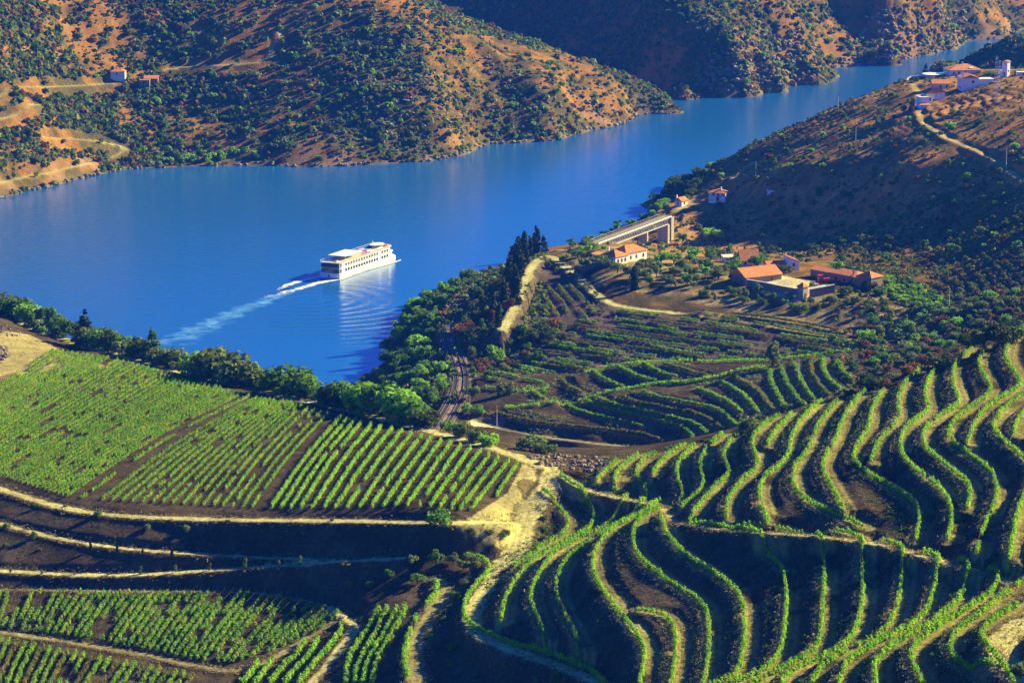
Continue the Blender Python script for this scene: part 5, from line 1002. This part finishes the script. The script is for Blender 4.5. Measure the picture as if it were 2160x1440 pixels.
# ------------------------------------------------------------------ railway line on the bank
rw = resample(roadsW[-1][3], .65); rz = hgt(rw[:, 0], rw[:, 1]); tn = np.gradient(rw[:, :2], axis=0); tn /= np.linalg.norm(tn, axis=1, keepdims=True); pn = np.stack([-tn[:, 1], tn[:, 0]], 1); c0 = rw[len(rw) // 2].copy(); rz = np.convolve(np.pad(rz, 6, mode='edge'), np.ones(13) / 13, 'valid')
for j, off in enumerate((-2.1, 2.1)):
    e = empty('railway_track', c0); tag(e, '%s railway track curving along the river bank' % ('left' if j else 'right'), 'railway track', 'two tracks along the river bank')
    for ro in (-.83, .83):
        mb = MB(); vv = []; ff = []
        for i in range(len(rw)):
            x, y = rw[i, :2] + pn[i] * (off + ro) - c0[:2]; z_ = rz[i] - c0[2]; vv += [(x - pn[i, 0] * .08, y - pn[i, 1] * .08, z_ + .22), (x - pn[i, 0] * .08, y - pn[i, 1] * .08, z_ + .42), (x + pn[i, 0] * .08, y + pn[i, 1] * .08, z_ + .42), (x + pn[i, 0] * .08, y + pn[i, 1] * .08, z_ + .22)]
            if i: k = 4 * i; ff += [(k-4, k, k+1, k-3), (k-3, k+1, k+2, k-2), (k-2, k+2, k+3, k-1)]
        mb.add(vv, ff); mb.build('rail', M_RAIL, e)
    mb = MB()
    for i in range(0, len(rw)):
        c = rw[i, :2] + pn[i] * off - c0[:2]; z_ = rz[i] - c0[2]; a = pn[i] * 1.3; t_ = tn[i] * .13
        mb.add([(c[0]-a[0]-t_[0],c[1]-a[1]-t_[1],z_),(c[0]+a[0]-t_[0],c[1]+a[1]-t_[1],z_),(c[0]+a[0]+t_[0],c[1]+a[1]+t_[1],z_),(c[0]-a[0]+t_[0],c[1]-a[1]+t_[1],z_),(c[0]-a[0]-t_[0],c[1]-a[1]-t_[1],z_+.2),(c[0]+a[0]-t_[0],c[1]+a[1]-t_[1],z_+.2),(c[0]+a[0]+t_[0],c[1]+a[1]+t_[1],z_+.2),(c[0]-a[0]+t_[0],c[1]-a[1]+t_[1],z_+.2)], [(4,5,6,7),(0,1,5,4),(1,2,6,5),(2,3,7,6),(3,0,4,7)])
    tag(mb.build('sleepers', M_BARK, e), kind='stuff')

# ------------------------------------------------------------------ poles
for u, vb, vt, lb in [(991,876,833,'wooden utility pole standing on the pale ledge'), (1048,901,853,'wooden utility pole at the left foot of the middle spur'), (2002,654,608,'pale utility pole at the edge of the small orchard'), (2122,358,313,'grey pole beside the lane on the right hillside'), (1805,298,268,'thin pole halfway up the hillside under the village'), (1594,371,341,'thin pole on the slope above the riverside wood'), (1684,800,757,'thin pole beside the tall lone tree'), (1948,215,190,'lamp post beside the village lane'), (1768,232,205,'thin pole near the river edge of the hillside')]:
    g = ground(u, vb); hm = (vb - vt) * math.hypot(g.x, g.y) / 6000 * 1.02; e = empty('utility_pole', g); tag(e, lb, 'pole')
    MB().bar((0,0,-.5), (0,0,hm), .16, .11).build('shaft', M_FLAT, e); MB().box(-.9, .9, -.08, .08, hm - .9, hm - .75).build('crossarm', M_POST, e)
for u, vb, vt, lb in [(2099,216,118,'tall lattice power mast right of the village houses'), (2106,214,128,'shorter lattice power mast just right of the tall one')]:
    g = ground(u, vb); hm = (vb - vt) * math.hypot(g.x, g.y) / 6000; e = empty('lattice_mast', g); tag(e, lb, 'mast'); mb = MB(); n_ = 9
    cs = [(-1, -1), (1, -1), (1, 1), (-1, 1)]
    for i in range(n_):
        a = 1.0 * (1 - i / n_ * .75); b_ = 1.0 * (1 - (i + 1) / n_ * .75); z0 = hm * i / n_; z1 = hm * (i + 1) / n_
        for j in range(4):
            p, q = cs[j], cs[(j + 1) % 4]; mb.bar((p[0]*a, p[1]*a, z0), (p[0]*b_, p[1]*b_, z1), .06, None, 4); mb.bar((p[0]*a, p[1]*a, z0), (q[0]*b_, q[1]*b_, z1), .04, None, 3)
    mb.build('lattice', M_STEEL, e)
    for k in (.72, .84, .96): MB().box(-2.6 * (1.2 - k) * 2 - .4, 2.6 * (1.2 - k) * 2 + .4, -.06, .06, hm * k, hm * k + .12).build('crossarm', M_STEEL, e)

# ------------------------------------------------------------------ rocks
def rocks(name, label, pts, smin, smax, seed, mat):
    r = np.random.default_rng(seed); V = []; Fc = []; base = bmesh.new(); bmesh.ops.create_icosphere(base, subdivisions=1, radius=1); bv = np.array([v.co[:] for v in base.verts]); bf = [[v.index for v in f.verts] for f in base.faces]; base.free()
    c0 = Vector(pts[0]); k = 0
    for p in pts:
        s_ = r.uniform(smin, smax); q = bv * (1 + r.normal(0, .18, (len(bv), 1))) * s_ * np.array([1, r.uniform(.6, 1), r.uniform(.45, .8)]); a = r.random() * 6.28
        q = q @ np.array([[math.cos(a), math.sin(a), 0], [-math.sin(a), math.cos(a), 0], [0, 0, 1]]) + np.array([p[0] - c0.x, p[1] - c0.y, p[2] - c0.z + s_ * .2]); V += [tuple(x) for x in q]; Fc += [[i + k for i in f] for f in bf]; k += len(bv)
    me = bpy.data.meshes.new(name); me.from_pydata(V, [], Fc); me.materials.append(mat); o = link(name, me, None, c0); tag(o, label, None, None, 'stuff')
M_ROCK = noise_mat('schist_rock', (.12,.085,.055), (.38,.28,.18), 1.2, .95, .8, 4)
def rockpts(poly, n_, seed, dmin=0):
    r = random.Random(seed); P_ = np.array(poly, float); out = []
    while len(out) < n_:
        u = r.uniform(P_[:, 0].min(), P_[:, 0].max()); v = r.uniform(P_[:, 1].min(), P_[:, 1].max())
        if inpoly(np.array([u]), np.array([v]), P_)[0]: out.append(ground(u, v, dmin))
    return out
rocks('rock_heap', 'heap of pale schist rocks by the track junction', rockpts([(1112,962),(1140,954),(1230,958),(1282,965),(1300,985),(1270,1000),(1200,992),(1130,978)], 190, 1), .2, .95, 5, M_ROCK)
rocks('rock_outcrop', 'broken rocks on the grassy shoulder at the left edge', rockpts([(-30,690),(10,686),(45,700),(40,712),(0,712),(-30,715)], 70, 2), .2, .7, 6, M_ROCK)
rocks('dark_rocks', 'dark rocks in the cutting at the left edge', rockpts([(-30,735),(15,730),(22,750),(5,765),(-30,770)], 80, 3), .4, 1.2, 7, M_ROCK)
sr = []
for a_, b_ in zip(SHORE_L[:-1], SHORE_L[1:]):
    for t in np.linspace(0, 1, 16): sr.append(ground(a_[0] + (b_[0] - a_[0]) * t, a_[1] + (b_[1] - a_[1]) * t - random.random() * 2.5, 0))
for L_ in (SHORE_F, SHORE_F2):
    for a_, b_ in zip(L_[:-1], L_[1:]):
        for t in np.linspace(0, 1, 24): sr.append(ground(a_[0] + (b_[0] - a_[0]) * t, a_[1] + (b_[1] - a_[1]) * t - random.random() * 4, 0))
rocks('shore_rocks', 'rocks along the waterline of the far bank', [p for p in sr if p.z < 12 and random.random() < .4], .3, 2.2, 9, M_ROCK)
def slope_rocks(poly, n_, seed, smin, smax, label): rocks('slope_rocks', label, rockpts(poly, n_, seed), smin, smax, seed, M_ROCK)
slope_rocks([(1440,190),(1560,60),(1700,60),(1757,150),(1700,175),(1560,200)], 420, 21, .8, 3.0, 'rock outcrops on the far hill up the river')
slope_rocks([(1765,138),(1850,20),(2030,20),(2040,80),(1900,125)], 300, 22, .8, 3.2, 'rock outcrops on the farthest river slope')
slope_rocks([(700,150),(1000,110),(1300,180),(1430,228),(1200,280),(1000,300),(700,340)], 420, 23, .6, 2.0, 'rock outcrops on the slope across the river')
# ------------------------------------------------------------------ river ship
def plain(name, c, rough=.5, spec=.3):
    m, nt, b = new_mat(name); b.inputs['Base Color'].default_value = (*c, 1); b.inputs['Roughness'].default_value = rough; b.inputs['Specular IOR Level'].default_value = spec; return m
MS_W = plain('ship_white_paint', (.82,.82,.80), .35); MS_G = plain('ship_dark_glass', (.03,.035,.05), .1, .6); MS_D = plain('ship_deck_tan', (.55,.45,.30), .7); MS_R = plain('red_canvas', (.60,.05,.05), .8)
MS_B = plain('pool_blue', (.03,.35,.75), .1); MS_N = plain('navy_blue', (.02,.03,.12), .6); MS_Y = plain('brown_band', (.35,.18,.06), .6)
sL = Vector(at_z(674, 583, 0)); sR = Vector(at_z(717, 590, 0)); bw = Vector(at_z(845, 546, 0)); st_ = (sL + sR) / 2
dv = Vector((bw.x - sR.x, bw.y - sR.y, 0)); SL = dv.length; sa = math.atan2(dv.y, dv.x); dv.normalize()
nrm = Vector((dv.y, -dv.x, 0)); BW = 11.4
SLEN = min(max(SL, 60), 85)
org = sR - nrm * (BW / 2); e = empty('river_cruise_ship', (org.x, org.y, 0), sa); tag(e, 'white river cruise ship with sun deck, pool and awning', 'ship')
def hullpoly(x0, x1, w, bowl, n_=8):
    p = [(x0, -w / 2), (x1 - bowl, -w / 2)]
    for i in range(1, n_): t = i / n_ * math.pi / 2; p.append((x1 - bowl + bowl * math.sin(t), -w / 2 * math.cos(t)))
    p.append((x1, 0))
    for i in range(n_ - 1, 0, -1): t = i / n_ * math.pi / 2; p.append((x1 - bowl + bowl * math.sin(t), w / 2 * math.cos(t)))
    return p + [(x1 - bowl, w / 2), (x0, w / 2)]
S = SLEN
MB().prism(hullpoly(0, S, BW, 9), -.8, 2.3).build('hull', MS_W, e)
MB().prism(hullpoly(-.02, S + .03, BW + .08, 9), .25, .5).build('waterline_band', MS_Y, e)
MB().prism(hullpoly(.4, S - 2, BW - .2, 7), 2.3, 2.9).build('bulwark', MS_W, e)
MB().prism(hullpoly(2.6, S - 5, BW - .5, 6), 2.91, 5.3).build('lower_cabin_deck', MS_W, e)
MB().prism(hullpoly(0.2, S - 3.5, BW, 7), 5.31, 5.5).build('deck_slab', MS_W, e)
MB().prism(hullpoly(2.6, S - 7, BW - .5, 6), 5.51, 8.0).build('upper_cabin_deck', MS_W, e)
top = MB().prism(hullpoly(0, S - 5, BW, 7), 8.01, 8.25).build('sun_deck', MS_D, e)
MB().box(.3, 2.5, -BW / 2 + .6, BW / 2 - .6, 5.6, 7.4).build('stern_recess_shade', MS_G, e); MB().box(.5, 2.5, -BW / 2 + .6, BW / 2 - .6, 3.2, 4.7).build('stern_recess_shade', MS_G, e)  # dark blocks fill the stern deck recesses, putting their shade into colour
MB().box(-.04, .2, .3, 1.1, .8, 2.2).build('stern_door', MS_N, e)
for y in (-BW / 2 + .1, BW / 2 - .4): MB().box(0.05, .35, y, y + .3, 2.3, 8.0).build('stern_post', MS_W, e)
for side in (-1, 1):
    y0 = side * (BW / 2 - .25)
    for lv, z0 in enumerate((3.25, 5.95)):
        x = 6.0; i = 0
        while x < S - 13:
            if not (S * .60 < x < S * .66):
                MB().box(x, x + 2.0, min(y0, y0 + side * .06), max(y0, y0 + side * .06), z0, z0 + 1.5).build('window', MS_G, e)
            x += 2.75; i += 1
    for zz, x1_ in ((5.55, S - 11), (8.25, S - 12)):
        mb = MB().box(.3, x1_, side * (BW / 2 - .1), side * (BW / 2 - .04), zz + .95, zz + 1.03)
        xx = .4
        while xx < x1_: mb.box(xx, xx + .06, side * (BW / 2 - .1), side * (BW / 2 - .04), zz, zz + .95); xx += 1.6
        mb.build('railing', MS_W, e)
mb = MB().box(.3, .36, -BW / 2 + .1, BW / 2 - .1, 9.2, 9.28)
for i in range(8): y = -BW / 2 + .3 + i * (BW - .6) / 7; mb.box(.3, .36, y, y + .06, 8.25, 9.2)
mb.build('stern_railing', MS_W, e)
aw = MB().add([(7,-5,10.6),(25,-5,10.6),(25,5,10.6),(7,5,10.6),(7,-5,10.72),(25,-5,10.72),(25,5,10.72),(7,5,10.72)], [(3,2,1,0),(4,5,6,7),(0,1,5,4),(1,2,6,5),(2,3,7,6),(3,0,4,7)]).build('awning', MS_W, e)
for x in (7.2, 13, 19, 24.6):
    for y in (-4.8, 4.8): MB().bar((x, y, 8.25), (x, y, 10.6), .07).build('awning_post', MS_W, aw)
for k, (x, y, c) in enumerate([(29,3,MS_R),(31,-3.6,MS_R),(33.5,3.4,MS_R),(35,-3.6,MS_W),(28,-3.5,MS_R),(50,3.5,MS_R),(52,-3.4,MS_R),(54,-2,MS_R),(3,-2,MS_W),(4.5,3,MS_W),(46.5,3.6,MS_N)]):
    if x < S - 8: MB().box(x, x + 2.2, y - .6, y + .6, 8.26, 8.9).build('lounger', c, e)
MB().box(36.5, 41, -1.6, 1.6, 8.26, 8.75).build('pool_surround', MS_W, e); MB().box(37, 40.5, -1.2, 1.2, 8.5, 8.78).build('pool', MS_B, e)
wh = MB().prism([(45 + 5 + 4.2 * math.cos(t), 2.6 * math.sin(t)) for t in np.linspace(0, 6.2832, 17)[:-1]], 8.26, 9.7).build('wheelhouse', MS_W, e)
MB().prism([(50 + 4.25 * math.cos(t), 2.65 * math.sin(t)) for t in np.linspace(0, 6.2832, 17)[:-1]], 8.8, 9.4).build('wheelhouse_window', MS_G, wh)
MB().prism([(50 + 5.0 * math.cos(t), 3.4 * math.sin(t)) for t in np.linspace(0, 6.2832, 17)[:-1]], 9.71, 9.95).build('wheelhouse_roof', MS_W, wh)
ms = MB().bar((45.5, 0, 8.26), (45.5, 0, 12.6), .14, .08).box(44.6, 46.4, -.05, .05, 11.4, 11.55).build('mast', MS_W, e)
# wake: low foam and churned water lying on the river
def foam_mat(name, c, lo, hi, scale, sx=1.0, sy=1.0):
    m, nt, b = new_mat(name); tc = nd(nt, 'ShaderNodeTexCoord'); mp = nd(nt, 'ShaderNodeMapping'); mp.inputs['Scale'].default_value = (sx, sy, 1); nt.links.new(tc.outputs['Object'], mp.inputs[0])
    no = nd(nt, 'ShaderNodeTexNoise'); no.inputs['Scale'].default_value = scale; no.inputs['Detail'].default_value = 6; no.inputs['Roughness'].default_value = .65; no.inputs['Distortion'].default_value = .8; nt.links.new(mp.outputs[0], no.inputs['Vector'])
    at = nd(nt, 'ShaderNodeAttribute'); at.attribute_name = 'tint'; sp = nd(nt, 'ShaderNodeSeparateColor'); nt.links.new(at.outputs['Color'], sp.inputs[0])
    ad = nd(nt, 'ShaderNodeMath', operation='ADD'); nt.links.new(no.outputs['Fac'], ad.inputs[0]); nt.links.new(sp.outputs[0], ad.inputs[1])
    mr = nd(nt, 'ShaderNodeMapRange'); mr.inputs[1].default_value = lo; mr.inputs[2].default_value = hi; nt.links.new(ad.outputs[0], mr.inputs[0])
    b.inputs['Base Color'].default_value = (*c, 1); b.inputs['Roughness'].default_value = .7; nt.links.new(mr.outputs[0], b.inputs['Alpha'])
    bp = nd(nt, 'ShaderNodeBump'); bp.inputs['Distance'].default_value = .4; nt.links.new(no.outputs['Fac'], bp.inputs['Height']); nt.links.new(bp.outputs[0], b.inputs['Normal']); return m
def ribbon(name, pts, widths, fade, mat, z, label, hgt_=0.0, n_=10):
    P_ = np.array(pts, float); w = smooth_line(np.c_[P_, np.array(widths)[:, None], np.array(fade)[:, None]], 3); Wp = at_z(w[:, 0], w[:, 1], 0.)
    tn = np.gradient(Wp[:, :2], axis=0); tn /= np.linalg.norm(tn, axis=1, keepdims=True) + 1e-9; pn = np.stack([-tn[:, 1], tn[:, 0]], 1)
    s_ = np.linspace(-1, 1, n_); X = Wp[:, 0][:, None] + pn[:, 0][:, None] * w[:, 2][:, None] * s_; Y = Wp[:, 1][:, None] + pn[:, 1][:, None] * w[:, 2][:, None] * s_
    f = w[:, 3][:, None] * (1 - np.abs(s_)[None] ** 2) - (np.abs(s_)[None] ** 2) * .6; Z = z + hgt_ * (1 - s_[None] ** 2) * np.clip(w[:, 3][:, None], 0, 1) * (.6 + .8 * vnoise(X * .5, Y * .5, 5))
    o = grid_mesh(name, X - X.mean(), Y - Y.mean(), Z, np.repeat(f[..., None], 3, -1), mat); o.location = (X.mean(), Y.mean(), 0); tag(o, label, None, None, 'stuff'); return o
ribbon('wake_foam', [(716,590),(700,592),(670,597),(640,607),(600,617),(570,625),(540,633)], [1.6,3.4,4.6,5.5,6.5,7,5], [.45,.38,.3,.22,.14,.06,-.08], foam_mat('foam', (.9,.88,.8), .54, .76, .35), .06, 'white foam of the wake right behind the ship', .5)
ribbon('wake_foam', [(676,584),(660,588),(635,593),(610,600),(585,612)], [1.4,3,4,4.5,4], [.4,.45,.38,.25,.05], foam_mat('foam', (.9,.88,.8), .54, .76, .35), .10, 'second white foam streak on the far side of the wake', .4)
ribbon('bow_wave_foam', [(846,548),(838,552),(800,563),(760,574),(722,590)], [1.2,1.4,1.2,1.1,1.0], [.15,.25,.2,.25,.25], foam_mat('foam', (.9,.88,.8), .5, .70, .8), .14, 'white bow wave and foam along the side of the hull', .5)
ribbon('churned_water', [(650,602),(590,622),(520,650),(460,675),(410,700),(350,728)], [4,9,13,16,19,22], [.04,.07,.09,.09,.06,.0], foam_mat('churned_water', (.16,.50,.88), .42, .95, .12, 1, 1), .03, 'pale churned water trailing behind the ship')

# ------------------------------------------------------------------ air
hz = bpy.data.materials.new('haze'); hz.use_nodes = True; nt = hz.node_tree; nt.nodes.remove(nt.nodes['Principled BSDF'])
pv = nd(nt, 'ShaderNodeVolumePrincipled'); pv.inputs['Color'].default_value = (.02,.13,.75,1); pv.inputs['Density'].default_value = HAZE; pv.inputs['Anisotropy'].default_value = .1
nt.links.new(pv.outputs[0], nt.nodes['Material Output'].inputs['Volume'])
hb = MB().box(-2600, 2600, -60, 4700, float(HG.min()) - 2, max(H + 12, float(HG.max()) + 3)).build('haze', hz); tag(hb, 'thin blue haze filling the valley', None, None, 'stuff')
